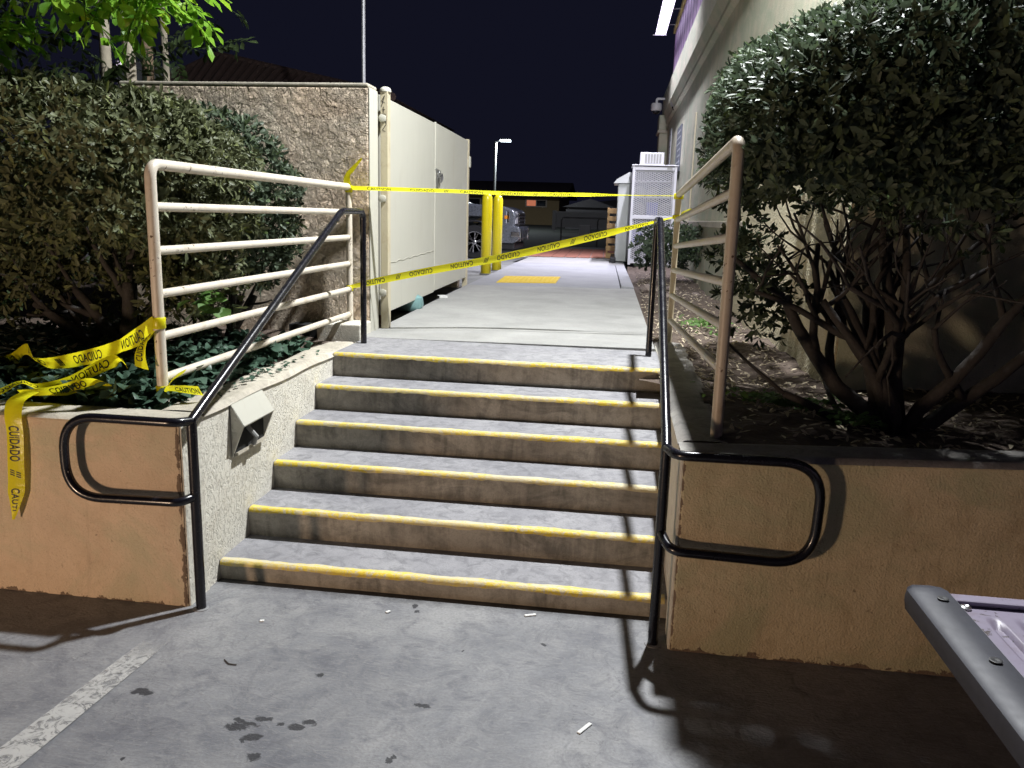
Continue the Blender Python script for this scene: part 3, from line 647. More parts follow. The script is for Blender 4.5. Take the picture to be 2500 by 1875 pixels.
# ------------------------------------------------------------------ black handrails
def rail(side):
    s = -1 if side == 'L' else 1
    if side == 'L':
        x, yf, yt = .056, -.272, 1.93; r = thing('handrail', 'glossy black steel handrail on the left of the stairs with looped end', 'handrail', (x, yf, G))
        yl = -.338; top = [(x, yf, .72), (x - .03, yl, .727), (-.46, yl, .727), (-.46, yl, .388), (x - .03, yl, .398), (x, yf + .004, .405)]
    else:
        x, yf, yt = 1.928, -.215, 1.975; r = thing('handrail', 'glossy black steel handrail on the right of the stairs with looped end', 'handrail', (x, yf, G))
        yl = -.318; top = [(x, yf, .72), (x + .03, yl, .722), (2.478, yl, .725), (2.470, yl, .338), (x + .03, yl, .352), (x, yf + .004, .385)]
    tube('post', [(x, yf, G - .01), (x, yf, .722)], .0205, 'black_paint', r, 14)
    MB().lathe([(.034, 0), (.033, .003), (.0215, .005)], (x, yf, G), 18).build('foot_ring', 'drive', r)
    yb, zb = 1.53, 1.563
    tube('rail', fillet([(x, yf, .722), (x, yb, zb), (x, yt, zb), (x, yt, 1.2)], .05, 8)[:3] + fillet([(x, yf, .722), (x, yb, zb), (x, yt, zb), (x, yt, T)], .055, 8)[3:], .0195, 'black_paint', r, 14)
    pth_ = [Vector(top[0])] + fillet(top, .15, 10)[1:]
    tube('end_loop', pth_, .0185, 'black_paint', r, 14)
    return r
rail('L'); rail('R')

# ------------------------------------------------------------------ caution tape
FONT_CACHE = {}
def glyphs(body):
    if body in FONT_CACHE: return FONT_CACHE[body]
    cu = bpy.data.curves.new('txt', 'FONT'); cu.body = body; cu.size = 1; cu.align_x = 'LEFT'; cu.offset = .018; cu.space_character = 1.08
    ob = bpy.data.objects.new('txt', cu); COL.objects.link(ob)
    dg = bpy.context.evaluated_depsgraph_get(); me = bpy.data.meshes.new_from_object(ob.evaluated_get(dg))
    V = np.array([v.co[:2] for v in me.vertices]); F = [tuple(p.vertices) for p in me.polygons]
    V -= V.min(0); V /= V.max(0)
    bpy.data.objects.remove(ob); bpy.data.curves.remove(cu); bpy.data.meshes.remove(me)
    FONT_CACHE[body] = (V, F); return V, F
class Ribbon:
    """strip along points with a width vector at each; S(u metres, v -.5...5)"""
    def __init__(s, pts, wid, width=.075, n=None):
        P = [Vector(p) for p in pts]; W = [Vector(q).normalized() for q in wid]
        fine, fw = [], []
        for i in range(len(P) - 1):
            p0, p1, p2, p3 = P[max(0, i - 1)], P[i], P[i + 1], P[min(len(P) - 1, i + 2)]
            k = 10
            for j in range(k):
                t = j / k; fine.append(.5 * ((2 * p1) + (p2 - p0) * t + (2 * p0 - 5 * p1 + 4 * p2 - p3) * t * t + (3 * p1 - p0 - 3 * p2 + p3) * t ** 3))
                fw.append(W[i].lerp(W[i + 1], t).normalized())
        fine.append(P[-1]); fw.append(W[-1]); s.P, s.W, s.w = fine, fw, width
        s.L = [0]
        for a, b in zip(fine, fine[1:]): s.L.append(s.L[-1] + (b - a).length)
    def at(s, u, v, off=0):
        u = min(max(u, 0), s.L[-1] - 1e-6); i = int(np.searchsorted(s.L, u, 'right')) - 1; i = min(i, len(s.P) - 2)
        t = (u - s.L[i]) / max(1e-9, s.L[i + 1] - s.L[i]); p = s.P[i].lerp(s.P[i + 1], t); w = s.W[i].lerp(s.W[i + 1], t).normalized()
        wd = s.w(u / s.L[-1]) if callable(s.w) else s.w
        nrm = (s.P[i + 1] - s.P[i]).cross(w).normalized()
        q = p + w * v * wd + nrm * (.06 * wd * (1 - (2 * v) ** 2))
        if off: 
            q += nrm * (off if nrm.dot(CAM - q) > 0 else -off)
        return q
    def surf(s, mb, nv=4):
        us = s.L
        rows = [[s.at(u, -.5 + k / nv) for k in range(nv + 1)] for u in us]
        b = len(mb.v)
        for r in rows: mb.v += r
        for i in range(len(us) - 1):
            for k in range(nv): a = b + i * (nv + 1) + k; mb.f.append((a, a + nv + 1, a + nv + 2, a + 1))
        return mb
    def text(s, mb, body, u0, length, h=.56, flip=False, v0=0, off=.0016):
        if isinstance(mb, list): mb.append(MB()); mb = mb[-1]
        if body == '*':   # small striped emblem
            for k in range(3):
                a = .12 * k
                for (x0, y0, x1, y1) in ((.0 + a * 2, .0, .16 + a * 2, 1.), ):
                    q = [(x0, y0), (x0 + .13, y0), (x1 + .33, y1), (x1 + .2, y1)]
                    b = len(mb.v)
                    for (x, y) in q:
                        uu = u0 + x * length if not flip else u0 + length - x * length; vv = (y - .5) * h if not flip else -(y - .5) * h
                        mb.v.append(s.at(uu, vv + v0, off))
                    mb.f.append((b, b + 1, b + 2, b + 3))
            return
        V, F = glyphs(body); b = len(mb.v)
        for x, y in V:
            uu = u0 + x * length if not flip else u0 + length - x * length; vv = (y - .5) * h if not flip else -(y - .5) * h
            mb.v.append(s.at(uu, vv + v0, off))
        mb.f += [tuple(b + i for i in f) for f in F]
def tape_text(rb, mb, u_start, flip=False, words=None, scale=1, h=.56, umin=.02, v0=0):
    L = rb.L[-1]; seq = [('CAUTION', .165, .135), ('CUIDADO', .168, .06), ('*', .045, .075)]
    if not flip:
        u = u_start; i = 0
        while u < L:
            wd, ln, gap = seq[i % 3]; ln *= scale; gap *= scale
            if u > umin and u + ln < L - .01: rb.text(mb, wd, u, ln, h, False, v0)
            u += ln + gap; i += 1
    else:
        u = L - u_start; i = 0
        while u > 0:
            wd, ln, gap = seq[i % 3]; ln *= scale; gap *= scale
            if u - ln > umin and u < L - .01: rb.text(mb, wd, u - ln, ln, h, True, v0)
            u -= ln + gap; i += 1
def make_tape(label, ribbons, texts, extra=None):
    p0 = ribbons[0].P[0]; r = thing('caution_tape', label, 'caution tape', p0)
    for rb in ribbons: rb.surf(MB()).build('tape_band', 'tape', r, smooth='all')
    for fn in texts:
        lst = []; fn(lst)
        for mb in lst: mb.build('lettering', 'ink', r)
    if extra: extra(r)
    return r
def wrap(r, c, rad, z, h=.045):
    MB().lathe([(rad + .001, -h / 2), (rad + .005, -h / 2 + .004), (rad + .004, 0), (rad + .006, h / 2 - .004), (rad + .001, h / 2)], (c[0], c[1], z), 18).build('knot_wrap', 'tape', r, smooth='all')
# upper taut tape
tw = lambda f: .062 if f < .72 else max(.010, .062 - (f - .72) * .40)
rb1 = Ribbon([(XF + .02, 2.37, 1.722), (.4, 2.48, 1.722), (1.0, 2.70, 1.722), (1.55, 2.77, 1.730), (2.095, 2.80, 1.738)],
             [(0, -.90, .42), (0, -.92, .40), (0, -.92, .40), (0, -.92, .40), (0, -.92, .36)], tw)
tail = Ribbon([(XF, 2.35, 1.735), (XF + .0, 2.345, 1.80), (XF + .05, 2.345, 1.86), (XF + .105, 2.345, 1.92)], [(1, 0, 0), (1, 0, .2), (.7, 0, -.7), (.6, 0, -.8)], lambda f: .055 * (1 - f * .75))
make_tape('yellow caution tape stretched level across the top of the stairs', [rb1, tail],
          [lambda mb: tape_text(rb1, mb, .11, h=.62, v0=.05)], lambda r: (wrap(r, (XF, FY), .0215, 1.715, .05), wrap(r, (2.105, 2.81), .03, 1.735, .04)))
rb2 = Ribbon([(XF + .01, 2.36, 1.035), (.2, 2.50, 1.125), (.9, 2.70, 1.275), (1.5, 2.74, 1.43), (2.09, 2.785, 1.592)],
             [(0, -.55, .85), (0, -.5, .86), (0, -.35, .93), (0, -.4, .9), (0, -.9, .4)], lambda f: min(.060, .03 + f * .4) if f < .8 else .060 - (f - .8) * .22)
make_tape('yellow caution tape rising at a slant behind the handrails', [rb2], [lambda mb: tape_text(rb2, mb, .20, True, h=.62, v0=.05)],
          lambda r: (wrap(r, (XF, FY), .0215, 1.025, .04), MB().surf if 0 else wrap(r, (2.105, 2.81), .03, 1.59, .03)))
rb2b = Ribbon([(2.128, 2.77, 1.61), (2.135, 2.4, 1.625), (2.14, 2.1, 1.63)], [(0, .2, 1), (.3, 0, 1), (.5, 0, .8)], .03)
make_tape('short end of yellow tape lying along the second rail of the right fence', [rb2b], [])
# loose tape on the left planter
rb3 = Ribbon([(X0 - .01, -.005, 1.06), (-.33, .03, 1.005), (-.46, .08, .945), (-.62, .12, .885), (-.86, .16, .83), (-.98, .2, .835), (-1.07, .26, .87), (-1.2, .3, .80), (-1.42, .36, .775)],
             [(0, -.2, 1), (-.35, -.2, 1), (.25, -.5, .9), (0, -.3, .9), (0, -.5, .7), (.2, -.8, .5), (.4, -.3, .7), (.2, -.5, .8), (.2, -.6, .6)], .074)
make_tape('loose caution tape sagging from the left fence post over the ivy', [rb3], [lambda mb: tape_text(rb3, mb, .09, True if 0 else False, h=.62)], lambda r: wrap(r, (X0, NY), .0235, 1.065, .05))
rb4 = Ribbon([(X0 - .005, -.012, 1.03), (-.285, -.02, .985), (-.30, -.03, .93), (-.29, -.04, .875)], [(.6, -.6, .3), (.8, -.5, .2), (.9, -.4, 0), (.9, -.3, -.1)], lambda f: .05 + .035 * f)
make_tape('short folded tail of tape hanging beside the left fence post', [rb4], [lambda mb: rb4.text(mb, 'CUIDADO', .02, .13, .6, True)])
rb5 = Ribbon([(-.46, .10, .86), (-.50, .09, .872), (-.56, .06, .845), (-.66, .0, .79), (-.75, -.08, .775), (-.80, -.12, .80), (-.84, -.2, .772), (-.92, -.262, .745), (-1.02, -.285, .70)],
             [(.6, -.4, -.5), (.2, -.4, .8), (.1, -.5, .8), (.2, -.7, .6), (.3, -.7, .5), (.5, -.6, .3), (.3, -.8, .4), (.2, -.8, .5), (.2, -.6, .7)], .074)
make_tape('crumpled caution tape lying along the left planter edge', [rb5], [lambda mb: tape_text(rb5, mb, .07, False, h=.62)])
rb6 = Ribbon([(-.47, -.0, .78), (-.52, -.03, .80), (-.58, -.05, .785), (-.64, -.07, .765), (-.70, -.1, .76), (-.78, -.16, .762)],
             [(.1, -.8, .5), (.2, -.8, .6), (0, -.6, .8), (.1, -.5, .8), (.2, -.7, .6), (.3, -.7, .5)], .07)
make_tape('twisted loop of caution tape bunched on the planter ivy', [rb6], [lambda mb: rb6.text(mb, 'CUIDADO', .10, .15, .6, True)])
rb7 = Ribbon([(-.72, -.17, .772), (-.715, -.26, .755), (-.71, -.292, .70), (-.705, -.297, .62), (-.712, -.300, .50), (-.722, -.297, .40), (-.735, -.302, .30), (-.745, -.305, .252)],
             [(1, .1, 0), (1, .1, .0), (1, .05, 0), (1, 0, 0), (1, 0, 0), (1, .05, 0), (.9, .1, 0), (.6, .4, 0)], lambda f: .075 if f < .8 else max(.012, .075 - (f - .8) * .34))
make_tape('end of caution tape hanging down the front of the left planter', [rb7],
          [lambda mb: (rb7.text(mb, 'CUIDADO', .20, .15, .62), rb7.text(mb, '*', .385, .04, .62), rb7.text(mb, 'CAUTI', .47, .10, .5))])
rb8 = Ribbon([(X0 + .02, -.005, .765), (-.19, -.01, .785), (-.14, .03, .775), (-.08, .06, .765)], [(.2, -.3, 1), (.2, -.5, .8), (0, -.5, .8), (0, -.6, .7)], lambda f: .022 + .045 * f)
rb9 = Ribbon([(X0 + .02, -.005, .770), (-.19, .03, .82), (-.16, .06, .845)], [(.5, -.3, .8), (.6, -.4, .6), (.7, -.4, .5)], lambda f: .022 + .05 * f)
make_tape('yellow tape knotted round the foot of the left fence post', [rb8, rb9], [lambda mb: rb8.text(mb, 'CAUTION', .06, .10, .6)], lambda r: wrap(r, (X0, NY), .0235, .765, .05))

# ------------------------------------------------------------------ store building on the right
BT = .011; BO = Vector((2.905, 1.34, 0))
def bl(x, y, z): return (BO.x + x * math.cos(BT) - y * math.sin(BT), BO.y + x * math.sin(BT) + y * math.cos(BT), z)
BM = Matrix.Translation(BO) @ Matrix.Rotation(BT, 4, 'Z')
b = thing('store_building', 'cream stucco store building with cornice along the right side', 'building', BO)
MB().box((.012, .004, .4), (7, 17.6, 5.0), BM).build('wall', 'stucco_building', b)
MB().box((0, .0, .4), (.010, 4.2, 2.05), BM).build('rough_dado', 'stucco_dash', b)
MB().box((.011, -.010, .4), (7, .0, 4.9), BM).build('front_wall', 'stucco_building', b)
MB().prism([(.0, 3.97), (-.05, 4.02), (-.05, 4.08), (-.11, 4.20), (-.122, 4.22), (-.122, 4.72), (-.10, 4.76), (.4, 4.76), (.4, 3.97)], 1, .3, 17.75).build('cornice', 'stucco_building', b)
o = bpy.data.objects['cornice']
for v in o.data.vertices: 
    q = Vector(bl(v.co.x + BO.x, v.co.y + BO.y, v.co.z)) - BO; v.co = q
MB().box((-.20, 17.0, .5), (.3, 17.75, 3.75), BM).build('pilaster', 'stucco_building', b, bevel=.01)
MB().box((-.25, 16.95, 3.752), (.3, 17.8, 3.83), BM).build('pilaster_capital', 'coping', b, bevel=.02)
MB().box((-.22, 16.97, 3.832), (.3, 17.78, 4.19), BM).build('pilaster_block', 'stucco_building', b, bevel=.01)
MB().box((-.03, 3.2, 1.50), (.009, 17, 1.58), BM).build('ledge', 'coping', b, bevel=.008)
MB().box((-.012, 9.3, 1.60), (.010, 9.36, 3.3), BM).build('conduit', 'post_paint', b)
sg = MB().box((-.09, 3.5, 4.765), (.35, 14.8, 5.66), BM).build('sign_panel', 'sign_panel', b)
for k in range(18): MB().box((-.096, 3.6 + k * .6, 4.78), (-.0905, 3.612 + k * .6, 5.6), BM).build('panel_seam', 'notice_dark', sg)
MB().box((-.13, 3.4, 5.665), (.4, 14.9, 5.78), BM).build('sign_beam', 'sign_beam', b)
for i, (y, z0, z1, wd, mt) in enumerate(((12.2, 2.55, 3.45, 1.1, 'notice_dark'), (15.3, 2.65, 3.7, .5, 'paper'), (13.9, 2.3, 2.75, .7, 'paper'))):
    nt = MB().box((-.010, y, z0), (.010, y + wd, z1), BM).build('wall_notice', mt, None)
    tag(nt, ('large grey printed notice on the store wall', 'narrow pale notice near the end of the store wall', 'small square notice low on the store wall')[i], 'notice')
    for k in range(6):
        zz = z1 - (k + 1) * (z1 - z0) / 7.5
        MB().box((-.0125, y + .06, zz), (-.0105, y + wd * random.uniform(.6, .9), zz + .03), BM).build('print_line', 'paper' if mt == 'notice_dark' else 'notice_dark', nt)
# LED wall washers on arms
def led_fixture(y0, y1, label, led, zc=5.70):
    r = thing('sign_light', label, 'light', bl(-.41, (y0 + y1) / 2, zc))
    MB().prism([(-.53, zc), (-.29, zc), (-.33, zc + .09), (-.49, zc + .09)], 1, y0, y1).build('housing', 'plastic_white', r)
    q = MB().box((-.518, y0 + .02, zc - .012), (-.302, y1 - .02, zc - .001)).build('led_strip', led, r)
    n = max(2, int((y1 - y0) / 1.2))
    for k in range(n):
        y = y0 + (k + .5) * (y1 - y0) / n; MB().box((-.32, y - .012, zc + .04), (-.09, y + .012, zc + .06)).build('arm', 'galv', r)
    MB().box((-.58, y1 - .02, zc - .03), (-.28, y1 + .004, zc - .013)).build('end_plate', 'plastic_white', r)
    for ch in r.children:
        for v in ch.data.vertices:
            g = v.co + ORG[r.name]; v.co = BM @ g - ORG[r.name]
    return r
led_fixture(8.2, 14.9, 'long glowing LED bar on arms above the store sign', 'led', 5.66)
led_fixture(.40, 1.05, 'short LED lamp on arms over the front corner of the store', 'lamp_key', 5.74)
def area(name, loc, target, power, color, sx, sy=None, shape='RECTANGLE', spread=180):
    l = bpy.data.lights.new(name, 'AREA'); l.energy = power; l.color = color; l.shape = shape if sy else 'DISK'; l.size = sx
    if sy: l.size_y = sy
    l.spread = math.radians(spread)
    o = bpy.data.objects.new(name, l); COL.objects.link(o); o.location = loc
    o.rotation_euler = (Vector(target) - Vector(loc)).to_track_quat('-Z', 'Y').to_euler(); return o
kl = bpy.data.lights.new('store_corner_lamp', 'POINT'); kl.energy = KEY_W; kl.color = (.965, .985, 1); kl.shadow_soft_size = .10
ko = bpy.data.objects.new('store_corner_lamp', kl); COL.objects.link(ko); ko.location = KEY
ll = area('sign_bar_lamp', bl(-.42, 11.6, 5.63), bl(-.9, 11.6, 0), LED_W, (.88, .86, 1.0), .12, 6.0, spread=110)
ll.rotation_euler = (0, math.radians(24), 0)
def dome_camera(loc, label, arm, mat):
    r = thing('dome_camera', label, 'camera', loc); x, y, z = loc
    MB().lathe([(.03, .16), (.12, .15), (.135, .10), (.135, .0), (.11, -.03)], loc, 18).build('housing', mat, r, smooth=True)
    MB().lathe([(.10, -.031), (.095, -.06), (.06, -.10), (.01, -.115)], loc, 16).build('dome', 'dome_glass', r, smooth=True)
    if arm: tube('arm', fillet([(x, y, z + .15), (x, y, z + .26), (x + .42, y, z + .26)], .04), .032, mat, r)
dome_camera((2.40, 18.2, 4.30), 'white dome security camera on a bracket arm at the store corner', True, 'plastic_white')
dome_camera((2.765, 15.9, 4.10), 'grey dome security camera under the store cornice', False, 'plastic_grey')

# ------------------------------------------------------------------ things along the store wall
cg = thing('propane_cage', 'white mesh exchange cage for gas cylinders by the store wall', 'cage', (2.28, 13.3, T))
x0, x1, y0, y1, z0, z1 = 1.86, 2.70, 12.95, 13.75, .74, 2.60
for x in (x0, x1 - .05):
    for y in (y0, y1 - .05): box('corner_post', (x, y, z0 - .03), (x + .05, y + .05, z1), 'white_metal', cg, .004)
for z in (z0, 1.60, z1 - .08): 
    for y in (y0 + .002, y1 - .048): box('cross_bar', (x0 + .051, y, z), (x1 - .051, y + .046, z + .06), 'white_metal', cg, .004)
    for x in (x0 + .002, x1 - .048): box('cross_bar', (x, y0 + .051, z), (x + .046, y1 - .051, z + .06), 'white_metal', cg, .004)
for z in (1.05, 1.60, 1.95, 2.25): box('shelf', (x0 + .052, y0 + .06, z + .062), (x1 - .052, y1 - .06, z + .075), 'white_metal', cg)
box('shade_panel', (x0 + .05, y1 - .02, z0), (x1 - .05, y1 - .01, z1 - .02), 'notice_dark', cg)  # added dark sheet that paints the shade inside the cage
box('roof', (x0 - .02, y0 - .02, z1 + .001), (x1 + .02, y1 + .02, z1 + .02), 'white_metal', cg, .004)
box('label_plate', (x1 - .19, y0 - .004, z1 - .065), (x1 - .09, y0 + .0, z1 - .025), 'plastic_grey', cg)
def expanded(mb, o_, ux, uz, W_, H_, cw=.075, chh=.036):
    nx = int(W_ / cw); nz = int(H_ / chh); cw = W_ / nx; chh = H_ / nz; o_ = Vector(o_); ux = Vector(ux); uz = Vector(uz); nr = ux.cross(uz)
    for j in range(nz):
        for i in range(nx):
            for (a, c) in (((i, j), (i + .5, j + .5)), ((i + .5, j + .5), (i + 1, j)), ((i, j + 1), (i + .5, j + .5)), ((i + .5, j + .5), (i + 1, j + 1))):
                A = o_ + ux * a[0] * cw + uz * a[1] * chh; B = o_ + ux * c[0] * cw + uz * c[1] * chh
                q = (B - A).cross(nr).normalized() * .005; mb.quad(A - q, B - q, B + q, A + q)
em = MB(); 
for za, zb in ((.80, 1.60), (1.66, 2.52)): expanded(em, (x0 + .05, y0 + .02, za), (1, 0, 0), (0, 0, 1), x1 - x0 - .1, zb - za)
em2 = em.build('mesh_panel', 'white_metal', cg); em2['kind'] = 'stuff'
em = MB(); expanded(em, (x0 + .02, y0 + .05, .80), (0, 1, 0), (0, 0, 1), .7, 1.72, .12, .06); o = em.build('mesh_panel', 'white_metal', cg); o['kind'] = 'stuff'
k = 0
for z in (1.125, 1.675, 2.025):
    for x in (2.02, 2.28, 2.54):
        k += 1
        if (z, x) in ((1.125, 2.02), (1.675, 2.28)):
            tag(box('stored_carton', (x - .11, 13.25, z + .002), (x + .11, 13.5, z + .25), 'blue_box', None, .006), 'blue carton on the %s shelf inside the white cage' % ('lower' if z < 1.5 else 'middle'), 'carton')
        else:
            cy_ = thing('gas_cylinder', '%s white gas cylinder on the %s shelf inside the cage' % ({2.02: 'left', 2.28: 'middle', 2.54: 'right'}[x], {1.125: 'lower', 1.675: 'middle', 2.025: 'upper'}[z]), 'gas cylinder', (x, 13.35, z), group='cylinders in the cage')
            hh = .20 if z > 1.9 else .24
            MB().lathe([(.08, 0), (.1, .02), (.115, .05), (.115, hh - .07), (.09, hh - .03), (.03, hh)], (x, 13.35, z + .002), 16).build('tank', 'plastic_grey', cy_, smooth=True)  # grey puts the cage's shade into the white tanks' colour
            MB().lathe([(.055, hh - .04), (.055, hh)], (x, 13.35, z + .002), 12).build('collar', 'plastic_grey', cy_)
ac = thing('air_conditioner', 'white box air conditioner with louvred front on top of the cage', 'air conditioner', (2.2, 13.3, 2.62))
box('case', (1.99, 13.0, 2.622), (2.44, 13.7, 2.85), 'white_metal', ac, .006)
for k in range(6): box('louvre', (2.08 + k * .054, 12.992, 2.65), (2.118 + k * .054, 12.999, 2.82), 'plastic_grey', ac)
cb = thing('storage_cabinet', 'grey metal cabinet with peaked lid standing behind the white cage', 'cabinet', (1.75, 14.2, T))
box('body', (1.60, 13.85, T + .02), (2.5, 15.0, 2.30), 'cabinet', cb, .01)
MB().prism([(1.50, 2.30), (1.56, 2.38), (1.80, 2.52), (2.5, 2.52), (2.5, 2.303), (1.6, 2.303)], 1, 13.80, 15.05).build('lid', 'cabinet', cb)
box('door', (1.590, 13.92, T + .1), (1.599, 14.95, 2.24), 'cabinet', cb)
box('door_handle', (1.570, 14.0, 1.35), (1.589, 14.03, 1.5), 'steel', cb)
box('hinge', (1.586, 13.95, 1.9), (1.599, 14.02, 2.1), 'steel', cb)
for k, (yy, lab) in enumerate(((15.35, 'front wooden pallet standing upright beside the cabinet'), (15.62, 'rear wooden pallet standing upright behind the other pallet'))):
    pl = thing('wooden_pallet', lab, 'pallet', (1.6, yy, T))
    for x in (1.40, 1.62, 1.84): box('stringer', (x - .02, yy, T + .005), (x + .02, yy + .09, 1.83 - k * .02), 'wood', pl, .003)
    for j in range(7): box('plank', (1.375, yy - .021, T + .01 + j * .165), (1.865, yy - .001, T + .115 + j * .165), 'wood', pl, .003)
    for j in range(4): box('plank', (1.375, yy + .091, T + .02 + j * .33), (1.865, yy + .111, T + .12 + j * .33), 'wood', pl, .003)
tag(MB().box((1.50, 13.5, T), (1.62, 15.2, T + .11)).build('wheel_stop', 'black_plastic', None, bevel=.02), 'black rubber bumper block on the ground by the cabinet', 'bumper')
# bollards
def bollard(x, y, label):
    r = thing('bollard', label, 'bollard', (x, y, T - .04)); z = T - .04
    MB().lathe([(.083, 0), (.083, 1.14), (.078, 1.19), (.062, 1.225), (.035, 1.248), (.006, 1.256)], (x, y, z), 24).build('sleeve', 'bollard_paint', r, smooth='all')
    MB().lathe([(.098, -.01), (.098, .006), (.084, .008)], (x, y, z), 20).build('footing', 'lot', r)
bollard(-.39, 9.5, 'nearer and taller looking of two yellow bollards beside the gate'); bollard(-.365, 10.45, 'farther of two yellow bollards, half hidden by the other one')

# ------------------------------------------------------------------ pickup trucks
def pickup(loc, rot, label, paint, tail_open=False, group=None, detail=True):
    r = thing('pickup_truck', label, 'truck', loc, rot); bw = .98
    B = lambda nm, lo, hi, mt, p=r, bv=.02: MB().box(lo, hi).build(nm, mt, p, bevel=bv, world=False)
    # body, x forward from the front bumper at 0, ground at z 0
    cab = [(-.10, .62), (-.06, 1.05), (-.10, 1.18), (-.35, 1.26), (-1.45, 1.32), (-2.05, 1.86), (-2.3, 1.92), (-3.5, 1.92), (-3.85, 1.85), (-3.98, 1.32), (-3.98, .55), (-3.6, .48), (-1.65, .48), (-1.50, .62), (-1.42, .88), (-1.2, 1.0), (-.90, 1.0), (-.68, .88), (-.58, .62)]
    MB().prism(cab, 1, -bw, bw).build('body', paint, r, bevel=.05, seg=3, world=False)
    bed = [(-4.0, 1.30), (-5.55, 1.30), (-5.55, .56), (-5.15, .56), (-5.06, .85), (-4.82, .99), (-4.52, .99), (-4.28, .85), (-4.2, .56), (-4.0, .56)]
    for s in (-1, 1): MB().prism(bed, 1, s * bw, s * (bw - .13)).build('bed_side', paint, r, bevel=.03, world=False)
    B('bed_floor', (-5.54, -bw + .132, .60), (-4.0, bw - .132, .72), 'black_plastic')
    for s in (-1, 1):
        MB().prism([(-1.62, 1.36), (-2.10, 1.80), (-2.8, 1.84), (-2.8, 1.36)], 1, s * (bw + .002), s * (bw - .02)).build('window', 'glass_dark', r, world=False)
        MB().prism([(-2.88, 1.36), (-2.88, 1.84), (-3.7, 1.82), (-3.85, 1.36)], 1, s * (bw + .002), s * (bw - .02)).build('window', 'glass_dark', r, world=False)
        for x in (-1.05, -4.67):
            wr = MB().lathe([(.25, -.12), (.37, -.12), (.405, -.09), (.405, .09), (.37, .12), (.25, .12)], (0, 0, 0), 32, 'y').build('wheel', 'rubber', r, smooth=True, world=False); wr.location = (x, s * (bw - .13), .405)
            rm = MB().lathe([(.255, 0), (.255, .04), (.24, .05), (.235, .01), (.05, .0)], (0, 0, 0), 28, 'y').build('rim', 'black_plastic', wr, smooth=True, world=False); rm.location = (0, s * .075, 0); rm.scale = (1, s, 1)
            for k in range(6):
                a = k * PI / 3 + .26
                for da in (-.13, .13):
                    c, sn = math.cos(a + da * .6), math.sin(a + da * .6); c2, s2 = math.cos(a + da * 1.35), math.sin(a + da * 1.35)
                    sp = MB().tube([(c * .05, s * .058, sn * .05), (c2 * .235, s * .052, s2 * .235)], .016, 6).build('spoke', 'chrome', wr, world=False); sp.location = (0, s * .075, 0)
            rg = MB().lathe([(.236, .045), (.252, .052), (.256, .045), (.250, .036)], (0, 0, 0), 32, 'y').build('rim_ring', 'chrome', wr, world=False); rg.location = (0, s * .075, 0); rg.scale = (1, s, 1)
            hb = MB().lathe([(.06, .03), (.06, .065), (.03, .075)], (0, 0, 0), 16, 'y').build('hub_cap', 'chrome', wr, world=False); hb.location = (0, s * .075, 0); hb.scale = (1, s, 1)
            MB().tube(arc((x, s * (bw + .006), .44), .465, -.1, PI + .1, 20, (1, 0, 0), (0, 0, 1)), .022, 6).build('arch_trim', 'black_plastic', r, world=False)
        # front lamps
        hl = MB().hexa([(-.30, s * (bw + .006), .86), (-.06, s * (bw - .03), .86), (-.05, s * .62, .86), (-.2, s * .62, .86), (-.30, s * (bw + .006), 1.15), (-.08, s * (bw - .05), 1.15), (-.07, s * .62, 1.15), (-.2, s * .62, 1.15)]).build('headlight', 'head_glass', r, bevel=.012, world=False)
        MB().box((-.33, s * (bw + .004) - .006, .97), (-.22, s * (bw + .004) + .006, 1.05)).build('marker_lamp', 'amber', hl, world=False)
        MB().box((-.26, s * (bw - .02) - .03, .90), (-.225, s * (bw - .02) + .034, 1.14)).build('lamp_bar', 'chrome', hl, world=False)
        MB().box((-5.57, s * (bw - .09) - .05, .85), (-5.552, s * (bw - .09) + .05, 1.25)).build('tail_light', 'red_lens', r, bevel=.005, world=False)
    B('windshield', (-2.0, -.82, 1.40), (-1.60, .82, 1.41), 'glass_dark', bv=.001).rotation_euler = (0, 0, 0)
    g = B('grille', (-.10, -.60, .78), (-.035, .60, 1.13), 'black_plastic', bv=.03)
    for k in range(4): MB().box((-.034, -.57, .82 + k * .085), (-.022, .57, .845 + k * .085)).build('grille_bar', 'chrome', g, world=False)
    bp = MB().prism([(-.55, .48), (-.55, .66), (-.22, .80), (.02, .80), (.05, .70), (.03, .50), (-.1, .40), (-.45, .40)], 1, -bw - .01, bw + .01).build('front_bumper', 'truck_paint', r, bevel=.03, world=False)
    for s in (-1, 1):
        MB().box((-.16, s * bw - .03, .55), (.03, s * bw + .025, .68)).build('fog_lamp', 'chrome', bp, bevel=.012, world=False)
        MB().box((.03, s * .8 - .06, .46), (.056, s * .8 + .06, .74)).build('tow_trim', 'chrome', bp, bevel=.008, world=False)
    B('front_skirt', (-.5, -bw + .05, .26), (-.08, bw - .05, .399), 'black_plastic')
    B('rear_bumper', (-5.72, -bw + .02, .50), (-5.56, bw - .02, .66), 'chrome')
    if not tail_open: B('tailgate', (-5.56, -bw + .14, .70), (-5.50, bw - .14, 1.29), paint)
    return r
pickup((-.72, 17.0, .545), 0, 'grey pickup truck parked beyond the yellow bollards', 'truck_paint')
